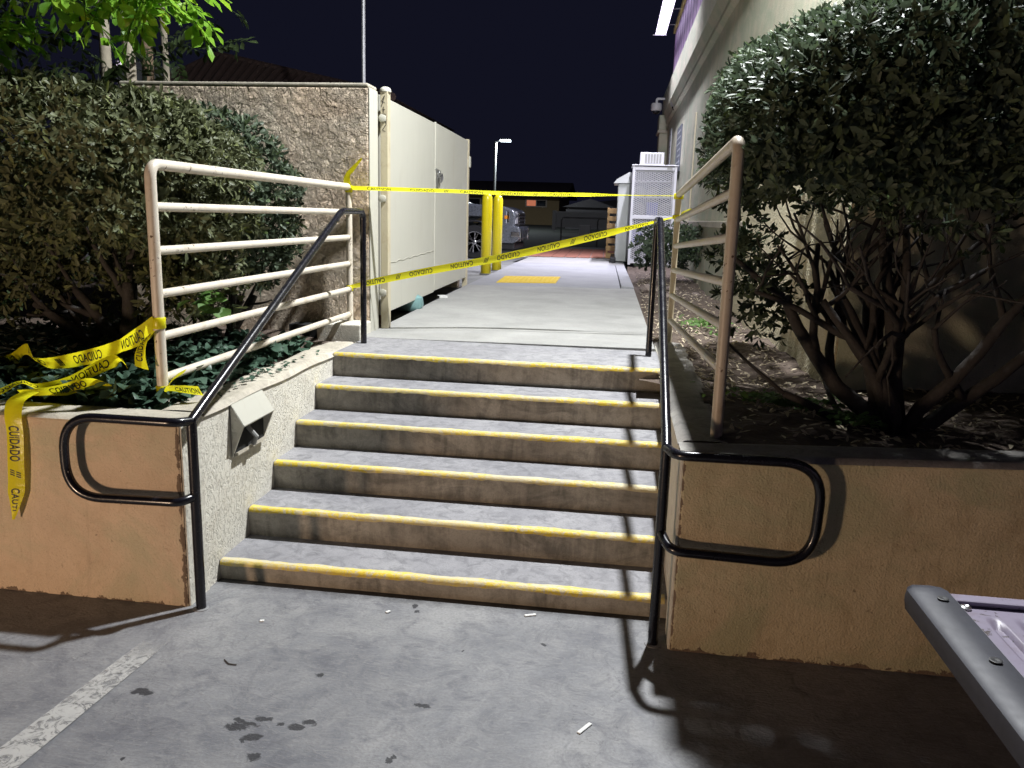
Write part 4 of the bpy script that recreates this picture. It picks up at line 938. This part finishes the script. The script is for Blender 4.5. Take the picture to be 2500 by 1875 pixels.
# truck with its tailgate down, at the right edge
tk = pickup((2.98 + 5.55, -2.13, G), 0, 'pickup truck at the right edge with its dented tailgate folded down', 'tail_paint', True)
tk['label'] = 'pickup truck with open scratched tailgate jutting in at the lower right'
def tailgate(parent):
    ox, oy, oz = 2.98, -2.13, 0; zt = .735; y0, y1 = oy - .80, oy + .79; x0, x1 = 2.44, 2.955
    B = lambda nm, lo, hi, mt, p, bv=.004: MB().box(lo, hi).build(nm, mt, p, bevel=bv)
    tg = B('tailgate', (x0, y0, zt - .052), (x1, y1, zt - .012), 'tail_paint', parent, .012)
    # raised rim and pressed inner panel
    MB().hexa([(x0 + .012, y1 - .045, zt - .0115), (x1, y1 - .045, zt - .0115), (x1, y1 - .004, zt - .0115), (x0 + .0, y1 - .004, zt - .0115), (x0 + .012, y1 - .05, zt + .002), (x1, y1 - .05, zt + .002), (x1, y1 - .008, zt), (x0 + .0, y1 - .008, zt)]).build('rim', 'tail_paint', tg, bevel=.004)
    pn = MB()
    nx, ny = 34, 70; px0, px1, py0, py1 = x0 + .05, x1 - .02, y0 + .06, y1 - .062
    ribs = [.095, .155, .215, .275, .335, .395]
    def pf_(a, b_):
        x = px0 + (px1 - px0) * a; y = py0 + (py1 - py0) * b_; z = zt - .011
        d = min(a, 1 - a) * (px1 - px0); e_ = min(b_, 1 - b_) * (py1 - py0); q = min(d, e_)
        z += .011 * min(1, q / .012)
        for rx in ribs:
            if py1 - y > .085 and y - py0 > .085:
                k_ = abs(x - px0 - rx + .03)
                if k_ < .013: z -= .024 * (1 - k_ / .013) ** .5
        z += .0008 * math.sin(x * 31 + y * 9) * math.sin(y * 17)
        return (x, y, z)
    pn.grid(pf_, 90, 60).build('inner_panel', 'tail_paint', tg, smooth='all')
    cp = MB()
    def cap(a, b_):
        y = y0 - .02 + (y1 - y0 + .055) * a; th = PI * b_
        e_ = min(a, 1 - a) * (y1 - y0 + .06); k_ = min(1, (e_ / .05)) ** .5 if e_ < .05 else 1
        prof = [(x0 + .062, zt - .004), (x0 + .061, zt + .010), (x0 + .03, zt + .013), (x0 - .014, zt + .011), (x0 - .026, zt + .003), (x0 - .030, zt - .02), (x0 - .026, zt - .042), (x0 - .01, zt - .055), (x0 + .02, zt - .058)]
        i = min(len(prof) - 1, int(round(b_ * (len(prof) - 1)))); p = prof[i]; cx_, cz_ = x0 + .03, zt - .03
        return (cx_ + (p[0] - cx_) * (.35 + .65 * k_), y, cz_ + (p[1] - cz_) * (.55 + .45 * k_))
    cp.grid(cap, 60, 8).build('edge_cap', 'tail_plastic', tg, smooth=True)
    tube('edge_seam', [(x0 + .0655, y1 - .03, zt + .001), (x0 + .066, y0, zt + .002)], .0035, 'galv', tg, 6)
    for y in (y1 - .075, y1 - .335, y1 - .62, y1 - .9, y1 - 1.2): 
        s_ = MB().lathe([(.012, 0), (.012, .0012), (.009, .002), (.004, .0005)], (x0 + .030, y, zt + .0155), 14).build('cap_screw', 'black_plastic', tg, smooth=True)
    for x in (x0 + .075, x0 + .225, x0 + .37):
        for y in (y1 - .085, y0 + .09): MB().lathe([(.012, 0), (.012, .004), (.007, .007), (.003, .005)], (x, y, zt + .001), 12).build('panel_bolt', 'steel', tg, smooth=True)
    for y in (y0 + .1, y1 - .1): tube('hinge_strap', [(x1 - .2, y + .06, zt), (3.2, y + .06, 1.05)], .008, 'steel', tg, 6)
# world-space part under the moved truck root
ORG[tk.name] = Vector(tk.location); tailgate(tk)

# ------------------------------------------------------------------ far background
h = thing('far_house', 'low tan house with an orange lit window across the street', 'house', (-9, 52, 1.0))
box('wall', (-30, 50, .7), (-2.4, 60, 2.95), 'house_wall', h)
MB().prism([(49.3, 2.96), (55, 3.9), (60.7, 2.96), (60.7, 3.06), (55, 4.05), (49.3, 3.08)], 0, -31, -1.85).build('roof', 'roof_tile', h)
box('fascia', (-31, 49.22, 2.90), (-1.83, 49.29, 3.09), 'house_trim', h)
for (xa, xb, lit) in ((-4.50, -3.28, True), (-8.6, -7.6, False)):
    wn = box('window', (xa - .1, 49.94, 2.25), (xb + .1, 49.985, 2.76), 'house_trim', h)
    if lit:
        box('pane', (xa, 49.92, 2.33), (xa + .58, 49.938, 2.68), 'window_lit', wn); box('pane', (xa + .66, 49.92, 2.33), (xb, 49.938, 2.68), 'glass_dark', wn)
        box('mullion', (xa + .585, 49.91, 2.33), (xa + .655, 49.94, 2.68), 'house_trim', wn)
    else: box('pane', (xa, 49.92, 2.33), (xb, 49.938, 2.68), 'glass_dark', wn)
vw = thing('white_fence_wall', 'low white panel wall right of the tan house', 'wall', (2, 40, .9))
box('panel', (-1.75, 40, 1.12), (1.0, 40.15, 1.86), 'white_wall', vw); box('panel', (1.05, 40, 1.10), (6, 40.15, 1.88), 'white_wall', vw)
box('top_rail', (-1.8, 39.97, 1.865), (6, 40.18, 1.94), 'white_wall', vw); box('end_post', (-1.95, 39.95, .95), (-1.76, 40.2, 1.98), 'white_wall', vw)
tag(box('utility_box', (-.25, 35, .6), (.25, 35.4, 1.30), 'white_wall', None, .02), 'pale utility box in front of the white panel wall', 'box')
sh = thing('garden_shed', 'small dark gabled shed behind the white panel wall', 'shed', (.0, 46, 1))
box('wall', (-1.6, 45, 1.0), (1.2, 47, 2.25), 'shed', sh); MB().prism([(-1.8, 2.25), (-.2, 2.75), (1.4, 2.25)], 1, 44.8, 47.2).build('roof', 'shed', sh)
h2 = thing('dark_house', 'dark house with a broad gable roof far behind the shed', 'house', (4, 60, 1))
box('wall', (-3, 60, .9), (12, 66, 2.4), 'shed', h2); MB().prism([(-4, 2.4), (3.5, 3.4), (13, 2.4)], 1, 59.5, 66.5).build('roof', 'shed', h2)
for i, (xa, xb, y, lab) in enumerate(((-.17, 1.75, 22.4, 'left black pipe hoop barrier behind the tile paving'), (.93, 2.9, 23.4, 'right black pipe hoop barrier near the pallets'))):
    hp = thing('hoop_barrier', lab, 'barrier', (xa, y, T))
    tube('hoop', fillet([(xa, y, .3), (xa, y, 1.60), (xb, y, 1.60), (xb, y, .3)], .12), .022, 'black_plastic', hp)
    tube('mid_rail', [(xa, y, 1.0), (xb, y, 1.0)], .012, 'black_plastic', hp, 8)
lp = thing('street_lamp', 'lit street lamp on a tall grey pole beyond the parking lot', 'street lamp', (-5.1, 40, .5))
tube('pole', [(-5.1, 40, .4), (-5.08, 40, 5.4)], .075, 'plastic_grey', lp)
tube('arm', [(-5.08, 40, 5.35), (-4.8, 40, 5.52)], .04, 'galv', lp)
box('lamp_head', (-4.86, 39.85, 5.49), (-4.28, 40.15, 5.58), 'galv', lp, .02)
box('lens', (-4.82, 39.84, 5.42), (-4.30, 40.14, 5.489), 'lamp_white', lp)
area('street_lamp_light', (-4.56, 39.99, 5.38), (-4.56, 39.99, 0), STREET_W, (.85, .94, 1), .5, .25)
sb = thing('roadside_sign', 'small dark sign board on two thin legs near the street lamp', 'sign', (-4.9, 38, .5))
for x in (-5.15, -4.45): tube('leg', [(x, 38, .5), (x, 38, 2.72)], .025, 'galv', sb, 6)
box('board', (-5.12, 37.98, 2.45), (-4.48, 38.02, 2.70), 'notice_dark', sb)
# beyond the enclosure wall on the left
th_ = thing('tile_roof_house', 'dark house with a hipped barrel tile roof behind the enclosure wall', 'house', (-6.4, 15, .6))
box('wall', (-8.6, 14.6, .5), (-3.6, 20, 3.85), 'shed', th_)
rf = MB(); A, Bq, Cq, Dq = Vector((-9.0, 14, 3.95)), Vector((-3.2, 14, 3.95)), Vector((-3.2, 20.6, 3.95)), Vector((-9.0, 20.6, 3.95)); R1, R2 = Vector((-7.7, 15.3, 5.0)), Vector((-4.5, 15.3, 4.35))
rf.quad(A, Bq, R2, R1); rf.quad(Bq, Cq, R2); rf.quad(Cq, Dq, R1, R2); rf.quad(Dq, A, R1)
ro = rf.build('roof', 'roof_tile', th_)
tr_ = MB()
for k in range(30):
    x = -9.0 + 5.8 * (k + .5) / 30; base = Vector((x, 13.98, 3.97)); tpx = min(max((x + 9.0) / 1.3, 0), 1, max(0, (-3.2 - x) / 1.3))
    top = Vector((x, 14 + 1.3 * tpx, 3.95 + (1.05 if x < -7.7 else (1.05 + (x + 7.7) / 3.2 * -.65 if x < -4.5 else .4)) * tpx + .03)); tr_.tube([base, top], .07, 6)
o = tr_.build('tile_courses', 'roof_tile', ro); o['kind'] = 'stuff'
tube('ridge_cap', [A, R1, R2, Bq], .09, 'roof_tile', ro, 8)
gb = thing('grey_building', 'pale grey building end seen between the slender trunks', 'building', (-11, 19, .5))
box('wall', (-12.6, 19, .3), (-10.2, 24, 5.25), 'grey_wall', gb); box('parapet', (-12.65, 18.95, 5.251), (-10.15, 24, 5.38), 'grey_wall', gb)
sgn = thing('lit_sign', 'white illuminated pylon sign with a red block behind the slender trunks', 'sign', (-13, 20, .5))
box('cabinet', (-13.25, 20, 3.9), (-12.62, 20.3, 5.72), 'galv', sgn); f_ = box('lit_face', (-13.22, 19.97, 3.95), (-12.65, 19.998, 5.68), 'sign_white', sgn)
box('red_block', (-13.06, 19.955, 5.42), (-12.66, 19.968, 5.58), 'sign_red', f_)
box('sign_post', (-13.0, 20.1, .3), (-12.85, 20.2, 3.89), 'galv', sgn)
glv, glf = glyphs('B')
mb = MB(); mb.v = [Vector((-13.04 + x * .10, 19.955, 5.07 + y * .14)) for x, y in glv]; mb.f = list(glf); mb.build('letter', 'sign_green', f_)
fpz = thing('flag_pole', 'thin pale pole rising behind the enclosure wall', 'pole', (-2.27, 9.2, .6))
tube('pole', [(-2.27, 9.2, .6), (-2.27, 9.2, 3.9), (-2.24, 9.2, 8)], .027, 'galv', fpz, 8)
MB().lathe([(.06, 0), (.06, .05), (.03, .07)], (-2.27, 9.2, .6), 12).build('base_collar', 'galv', fpz)
# low path lamp behind the photographer: the warm light on the front faces
wl = thing('path_lamp', 'low warm path lamp behind the photographer', 'lamp', (WARM.x, WARM.y, G))
MB().lathe([(.08, 0), (.08, .30), (.07, .32)], (WARM.x, WARM.y, G), 16).build('post', 'black_plastic', wl, smooth=True)
MB().lathe([(.02, .70), (.12, .71), (.13, .74), (.05, .78)], (WARM.x, WARM.y, G), 16).build('hood', 'black_plastic', wl, smooth=True)
MB().lathe([(.06, .33), (.06, .69)], (WARM.x, WARM.y, G), 16).build('lens', 'lamp_warm', wl)
pl_ = bpy.data.lights.new('path_lamp_light', 'POINT'); pl_.energy = WARM_W; pl_.color = (1, .70, .48); pl_.shadow_soft_size = .16
po = bpy.data.objects.new('path_lamp_light', pl_); COL.objects.link(po); po.location = (WARM.x + .05, WARM.y + .26, WARM.z)

# ------------------------------------------------------------------ hedges and trees
def crown(parts):
    Ps, Ns = [], []
    for a in parts:
        P_, N_ = shell(*a[:3], **(a[3] if len(a) > 3 else {})); Ps.append(P_); Ns.append(N_)
    return np.concatenate(Ps), np.concatenate(Ns)
def stems(parent, base, dirs, L, r, mat='bark', depth=2, bend=.35):
    tips = []
    for d in dirs:
        mb = MB(); branch(mb, Vector(base) + Vector((random.uniform(-.05, .05), random.uniform(-.05, .05), -.05)), d, L * random.uniform(.85, 1.15), r * random.uniform(.75, 1.1), depth, tips, bend, 8)
        if parent.location.x > 2.5:
            for v in mb.v: v.x = max(v.x, 2.20 + .02 * math.sin(v.z * 9))
        mb.build('stem', mat, parent, smooth='all')
    return tips
# dark hedge row closing the view beyond the left planter
hZ = thing('background_hedge', 'dark hedge row in the shade beyond the left planter', 'hedge', (-5, 6, .6))
Pc, Nc = crown([(900, (-5.2, 5.6, 1.3), (3.2, .6, .95), dict(lo=-1, thick=.3, power=3.5)), (500, (-3.6, 2.2, 1.15), (.9, .5, .6), dict(lo=-1, thick=.3))])
foliage(hZ, 'leaf_tree_shaded', rosettes(Pc, Nc, 7, .16, .06), 40)
# left hedge, two shrubs
hA = thing('hedge_shrub', 'clipped evergreen hedge shrub with pale olive leaves, behind the left fence', 'shrub', (-1.35, 1.0, T - .03))
Pc, Nc = crown([(6800, (-1.85, .95, 1.66), (1.52, .80, .53), dict(lo=-.55, thick=.13, power=3.4)), (250, (-.85, .75, 1.62), (.42, .45, .36), dict(lo=-.6)), (1500, (-1.9, 1.25, 1.22), (1.45, .55, .42), dict(lo=-1, thick=.6, power=3)), (350, (-.62, 1.0, 1.2), (.28, .4, .3), dict(lo=-1, thick=.6))])
keep = (Pc[:, 0] < -.31) & (Pc[:, 1] < 2.38); Pc, Nc = Pc[keep], Nc[keep]
foliage(hA, 'leaf_hedge', rosettes(Pc, Nc, 7, .058, .0205), 260)
tipsA = stems(hA, (-1.05, .95, T), [(.25, .0, 1), (-.45, .1, .9), (-.1, -.2, 1), (.5, .2, .9), (-.8, .1, .8)], .55, .055, depth=2)
stems(hA, (-2.1, 1.0, T), [(.2, 0, 1), (-.3, .1, 1)], .6, .05, depth=1)
hB = thing('hedge_shrub', 'darker green hedge shrub against the enclosure wall, right part of the left hedge', 'shrub', (-.85, 1.75, T - .03))
Pc, Nc = crown([(2000, (-.98, 1.72, 1.56), (.68, .52, .62), dict(lo=-.75, thick=.14)), (160, (-.62, 1.55, 1.42), (.30, .4, .42), dict(lo=-.8))])
keep = (Pc[:, 0] < -.30) & (Pc[:, 1] < 2.39); Pc, Nc = Pc[keep], Nc[keep]
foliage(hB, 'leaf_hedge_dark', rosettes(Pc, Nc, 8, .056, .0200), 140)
stems(hB, (-.75, 1.6, T), [(.1, 0, 1), (-.3, .1, .9), (.25, .15, 1)], .45, .035, depth=2)
# right hedge: many crooked stems under a wide crown
hR = thing('hedge_shrub', 'large dark clipped shrub with many bare crooked stems in the right planter', 'shrub', (3.0, .5, T - .02))
Pc, Nc = crown([(5600, (3.40, .52, 1.78), (1.37, .73, 1.15), dict(lo=-.12, thick=.16, power=4)), (1900, (2.53, 1.45, 1.98), (.37, 1.15, .68), dict(lo=-.30, thick=.2, power=3)), (100, (2.40, .75, 1.22), (.2, .25, .22), dict(lo=-1, thick=.4)), (90, (2.35, 1.3, 1.45), (.2, .4, .25), dict(lo=-1, thick=.5)),
                (1500, (3.55, .6, 1.95), (1.1, .5, .5), dict(lo=-.9, thick=.7)), (1100, (2.78, .08, 2.0), (.62, .26, .38), dict(lo=-1, thick=.5)), (260, (4.1, .55, 1.35), (.6, .45, .5), dict(lo=-1, thick=.5))])
zm = np.interp(Pc[:, 0] - (Pc[:, 1] - .6) * .09, [2.10, 2.20, 2.40, 2.55, 3.2, 4.5], [1.98, 2.18, 2.32, 2.42, 2.74, 2.95]) + (Pc[:, 1] - .6) * .25
ov = Pc[:, 2] > zm; Pc[ov, 2] = zm[ov] - np.abs(RNG.normal(size=ov.sum())) * .10; Nc[ov] = nrmz(Nc[ov] + np.array([-.3, -.2, 1.2]))
keep = ((Pc[:, 1] < 1.26) | (Pc[:, 0] < 2.83)) & (Pc[:, 0] > 2.19) & (Pc[:, 1] > -.21); Pc, Nc = Pc[keep], Nc[keep]
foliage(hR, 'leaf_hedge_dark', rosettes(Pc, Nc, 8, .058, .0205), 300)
dirs = [(-.75, .15, .75), (-.45, .1, .9), (-.25, -.05, 1), (-.08, .1, 1), (.1, 0, 1), (.3, .1, .95), (.55, .05, .85), (.85, .1, .6), (-.55, .3, .85)]
stems(hR, (2.98, .48, T - .02), dirs, .80, .040, depth=3, bend=.45)
stems(hR, (3.0, .45, T - .02), [(-.9, .1, .18)], .55, .035, depth=1, bend=.2)
# small shrub by the cage
hS = thing('small_shrub', 'small round green shrub growing in front of the white cage', 'shrub', (2.3, 9.3, T - .03))
Pc, Nc = crown([(330, (2.36, 9.35, 1.18), (.46, .42, .36), dict(lo=-.8, thick=.25)), (120, (2.65, 8.6, 1.25), (.25, .4, .3), dict(lo=-.8, thick=.3))])
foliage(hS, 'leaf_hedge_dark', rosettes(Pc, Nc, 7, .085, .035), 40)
stems(hS, (2.35, 9.3, T), [(.2, 0, 1), (-.3, .1, .9), (.0, -.3, 1)], .3, .025, depth=1)
# tree canopy hanging in at the upper left
def compound(n=9):
    P, D, N, L, Wd = [], [], [], [], []
    for k in range(n):
        x = .05 + .30 * (k + 1) / (n + 1); s = 1 if k % 2 else -1
        P.append((x, 0, -.35 * x * x)); a = 1.0 + RNG.normal() * .12
        D.append((math.cos(a), s * math.sin(a), -.30 + RNG.normal() * .1)); N.append((RNG.normal() * .15, RNG.normal() * .15, 1)); L.append(.118 * (1 - .25 * abs(k / n - .45))); Wd.append(.052)
    P.append((.345, 0, -.042)); D.append((1, 0, -.35)); N.append((0, 0, 1)); L.append(.10); Wd.append(.042)
    V = leaf_verts(*map(np.array, (P, D, N, L, Wd)), S=L_S, T=L_T * 1.0, H=L_H)
    n_, k_, _ = V.shape; FF = (L_F[None] + (np.arange(n_) * k_)[:, None, None]).reshape(-1, 3); Vv = V.reshape(-1, 3)
    b = len(Vv); st_ = []; ff = []
    for i in range(6):   # thin leaf stalk
        x = .35 * i / 5; z = -.35 * x * x; st_ += [(x, -.0025, z), (x, .0025, z), (x, 0, z + .004)]
    for i in range(5):
        for q in range(3): a = b + i * 3 + q; c = b + i * 3 + (q + 1) % 3; ff += [(a, c, a + 3), (c, c + 3, a + 3)]
    return raw_mesh('compound_leaf', np.concatenate([Vv, np.array(st_)]), np.concatenate([FF, np.array(ff)]))
tree = thing('leafy_tree', 'tree with bright green compound leaves hanging in at the upper left', 'tree', (-3.03, 4.0, .6))
variants = [compound(k) for k in (7, 8, 9, 10)]
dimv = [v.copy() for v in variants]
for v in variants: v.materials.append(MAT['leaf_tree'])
for v in dimv: v.materials.append(MAT['leaf_tree_shaded'])
def put_leaf(p, d, tw, sc, me, parent=tree, nm='compound_leaf'):
    o = bpy.data.objects.new(nm, me); COL.objects.link(o); o.parent = parent
    q = Vector(d).to_track_quat('X', 'Z') @ Quaternion((1, 0, 0), tw)
    o.matrix_local = Matrix.Translation(Vector(p) - org(parent)) @ q.to_matrix().to_4x4() @ Matrix.Scale(sc, 4)
blobs = [((-1.12, 1.05, 2.76), (.26, .22, .12), 22), ((-1.66, .92, 2.52), (.18, .2, .14), 26), ((-.88, 1.1, 2.80), (.20, .2, .08), 18), ((-.74, 1.15, 2.72), (.10, .15, .05), 7), ((-1.35, 1.3, 2.92), (.5, .4, .12), 26)]
for c, r_, n in blobs:
    for k in range(n):
        p = Vector(c) + Vector((random.gauss(0, 1) * r_[0] * .7, random.gauss(0, 1) * r_[1] * .7, random.gauss(0, 1) * r_[2] * .7))
        d = Vector((random.uniform(-.3, .9), random.uniform(-1, .3), random.uniform(-.75, -.05)))
        put_leaf(p, d, random.uniform(-.6, .6), random.uniform(.75, 1.15), random.choice(variants))
for k in range(150):
    p = Vector((random.uniform(-4.4, -2.1), random.uniform(2.9, 4.8), random.uniform(2.6, 4.4))); p.z = max(p.z, 2.5 + .25 * (p.y - 2.7) + max(0, p.x + 2.6) * .35)
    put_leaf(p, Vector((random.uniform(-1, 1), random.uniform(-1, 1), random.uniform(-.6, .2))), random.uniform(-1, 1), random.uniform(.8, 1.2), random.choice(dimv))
def trunk(x, y, r0, mat, parent, top=6.5):
    pts = [(x + random.gauss(0, .012) * (k > 0), y, .55 + (top - .55) * k / 8) for k in range(9)]
    return tube('trunk', pts, [r0 * (1.12 - .03 * k) for k in range(9)], mat, parent, 12)
trunk(-3.03, 4.0, .047, 'bark_pale', tree)
mb = MB()
for a in ((-1.1, 1.1, 2.75), (-1.6, .95, 2.7), (-.7, 1.15, 2.85), (-1.3, 1.3, 2.95)):
    mb.tube(fillet([(-3.03, 4.0, 3.9), (-2.4, 2.8, 3.9), (-1.7, 1.7, 3.3), a], .4, 5), [.035 - .0015 * k for k in range(14)], 6)
mb.build('limb', 'bark', tree, smooth='all')
for i, (x, y, r0, mt, lab) in enumerate(((-2.80, 4.0, .050, 'bark_pale', 'second pale slender trunk, in front of the lit sign'), (-3.22, 5.0, .056, 'bark_brown', 'brown slender trunk, third from the left behind the wall'), (-3.60, 6.0, .036, 'bark_pale', 'thinnest grey trunk, rightmost behind the enclosure wall'))):
    tq = thing('slender_tree', lab, 'tree', (x, y, .55), group=None); trunk(x, y, r0, mt, tq)
    for k in range(26):
        a = k * 2.4; put_leaf((x, y, 4.9 + .06 * k), (math.cos(a), math.sin(a), random.uniform(-.3, .5)), random.uniform(-.5, .5), 1.6, random.choice(dimv), tq)

# ------------------------------------------------------------------ ground cover and litter
def scatter(n, fn, zf, L, Wd, mat, name, label, cat, up=.7, lift=(0, .03)):
    P = np.array([fn() for _ in range(n)]); z = np.array([zf(*p) for p in P]) + RNG.uniform(lift[0], lift[1], n)
    P3 = np.column_stack([P, z]); a = RNG.uniform(0, 2 * PI, n)
    D = np.column_stack([np.cos(a), np.sin(a), RNG.normal(size=n) * .3]); N = np.column_stack([RNG.normal(size=(n, 2)) * (1 - up), np.ones(n)])
    V = leaf_verts(P3, D, N, L * RNG.uniform(.5, 1.2, n), Wd * RNG.uniform(.6, 1.2, n))
    o = link(name, leaf_mesh(name, V), mat); tag(o, label, cat, kind='stuff'); return o
iv = lambda: (-.2 - abs(random.gauss(0, 1.1)), random.uniform(-.07, 1.6))
mound = lambda x, y: soil_z(x, y) + .045 + .05 * math.sin(x * 5 + 1) * math.sin(y * 6) + .10 * max(0, min(1, (y - .3) * .8)) * (.5 + .5 * math.sin(x * 3.3))
# ivy leaves are broad: five-cornered outline
I_S = np.array([0, .25, .45, .62, .62, 1., .62, .62, .45]); 
scatter(5200, iv, mound, .062, .085, 'leaf_ivy', 'ivy', 'dark glossy ivy covering the left planter', 'ivy', .55, (-.03, .05))
scatter(500, lambda: (-.2 - abs(random.gauss(0, .35)), random.uniform(-.05, .5)), lambda x, y: soil_z(x, y) + .05, .06, .08, 'leaf_ivy', 'ivy', 'ivy leaves crowding the foot of the left fence', 'ivy', .4, (0, .08))
scatter(26, lambda: (-.31 + random.gauss(0, .03), .62 + random.gauss(0, .035)), lambda x, y: 1.08 + random.gauss(0, .035), .075, .075, 'leaf_weed', 'ivy', 'bright green ivy sprig behind the left fence', 'ivy', .3)  # brighter leaf colour than the other ivy
scatter(260, lambda: (random.uniform(-2.4, -.9), random.uniform(.5, 1.2)), lambda x, y: mound(x, y) + .03, .10, .03, 'leaf_dry', 'dry_leaves', 'dry leaves on the ivy under the left hedge', 'dry leaves')
scatter(1900, lambda: (2.0 + random.random() ** 1.3 * .88, 1.3 + random.random() ** 1.6 * 9), lambda x, y: soil_z(x, y) + .006, .05, .016, 'leaf_dry', 'leaf_litter', 'dry fallen leaves on the soil strip beside the store wall', 'leaf litter', .75, (0, .012))
scatter(900, lambda: (2.2 + random.random() * 2.2, -.05 + random.random() * 1.35), lambda x, y: soil_z(x, y) + .028, .055, .018, 'leaf_dry', 'leaf_litter', 'dry fallen leaves under the large right shrub', 'leaf litter', .7, (0, .012))
scatter(330, lambda: (2.55 + random.gauss(0, .16), .72 + random.gauss(0, .05)), lambda x, y: soil_z(x, y) + .05, .04, .028, 'leaf_weed', 'weeds', 'bright green clover patch in front of the right shrub stems', 'weeds', .6, (0, .04))
scatter(120, lambda: (2.78 + random.gauss(0, .07), .42 + random.gauss(0, .08)), lambda x, y: soil_z(x, y) + .05, .04, .03, 'leaf_weed', 'weeds', 'small clover patch at the foot of the right shrub', 'weeds', .6, (0, .04))
scatter(160, lambda: (2.45 + random.gauss(0, .12), 3.6 + random.gauss(0, .25)), lambda x, y: soil_z(x, y) + .03, .05, .03, 'leaf_weed', 'weeds', 'sparse weeds on the soil beyond the right fence', 'weeds', .5, (0, .04))
scatter(60, lambda: (-.05 - abs(random.gauss(0, .07)), .75 + random.gauss(0, .3)), lambda x, y: T + .008, .04, .03, 'leaf_ivy', 'ivy', 'thin ivy runners creeping over the left coping', 'ivy', .8, (0, .015))
ROCKS = [(2.08, 7.0, .10, 'large brown stone at the edge of the walkway'), (2.25, 6.3, .07, 'middle-sized stone nearest the right fence'), (2.42, 7.7, .09, 'broad flat stone under the small shrub'), (2.12, 8.3, .06, 'small stone behind the large brown one'), (2.65, 6.9, .05, 'little stone close to the store wall'), (2.3, 10.6, .09, 'stone at the foot of the white cage')]
for i, (x, y, r_, lab) in enumerate(ROCKS):
    me = bpy.data.meshes.new('rock'); bm = bmesh.new(); bmesh.ops.create_icosphere(bm, subdivisions=2, radius=r_)
    for v in bm.verts: v.co *= 1 + random.gauss(0, .12); v.co.z *= .6
    bm.to_mesh(me); bm.free(); o = link('rock', me, 'rock'); o.location = (x, y, soil_z(x, y) + r_ * .25)
    tag(o, lab, 'stone', 'stones on the soil strip')
# scraps on the ground
for i, (x, y, a, l_, lab) in enumerate(((1.423, -.076, .4, .05, 'white paper scrap near the bottom step'), (1.685, -.808, 1.0, .07, 'white straw wrapper on the concrete in front of the right rail'), (.35, -.33, .3, .018, 'tiny pale chip on the concrete by the left rail foot'), (.83, -.16, .9, .02, 'tiny pale chip near the middle of the bottom step'))):
    M = Matrix.Translation((x, y, G)) @ Matrix.Rotation(a, 4, 'Z')
    o = MB().box((-l_ / 2, -.007, .001), (l_ / 2, .007, .006), M).build('paper_scrap', 'white_scrap', None, bevel=.002); tag(o, lab, 'litter')
tag(MB().tube([(.34, -.63, G + .003), (.37, -.655, G + .004), (.40, -.655, G + .003)], .0025, 5).build('twig', 'bark', None), 'tiny bent twig on the concrete beside the painted line', 'twig')
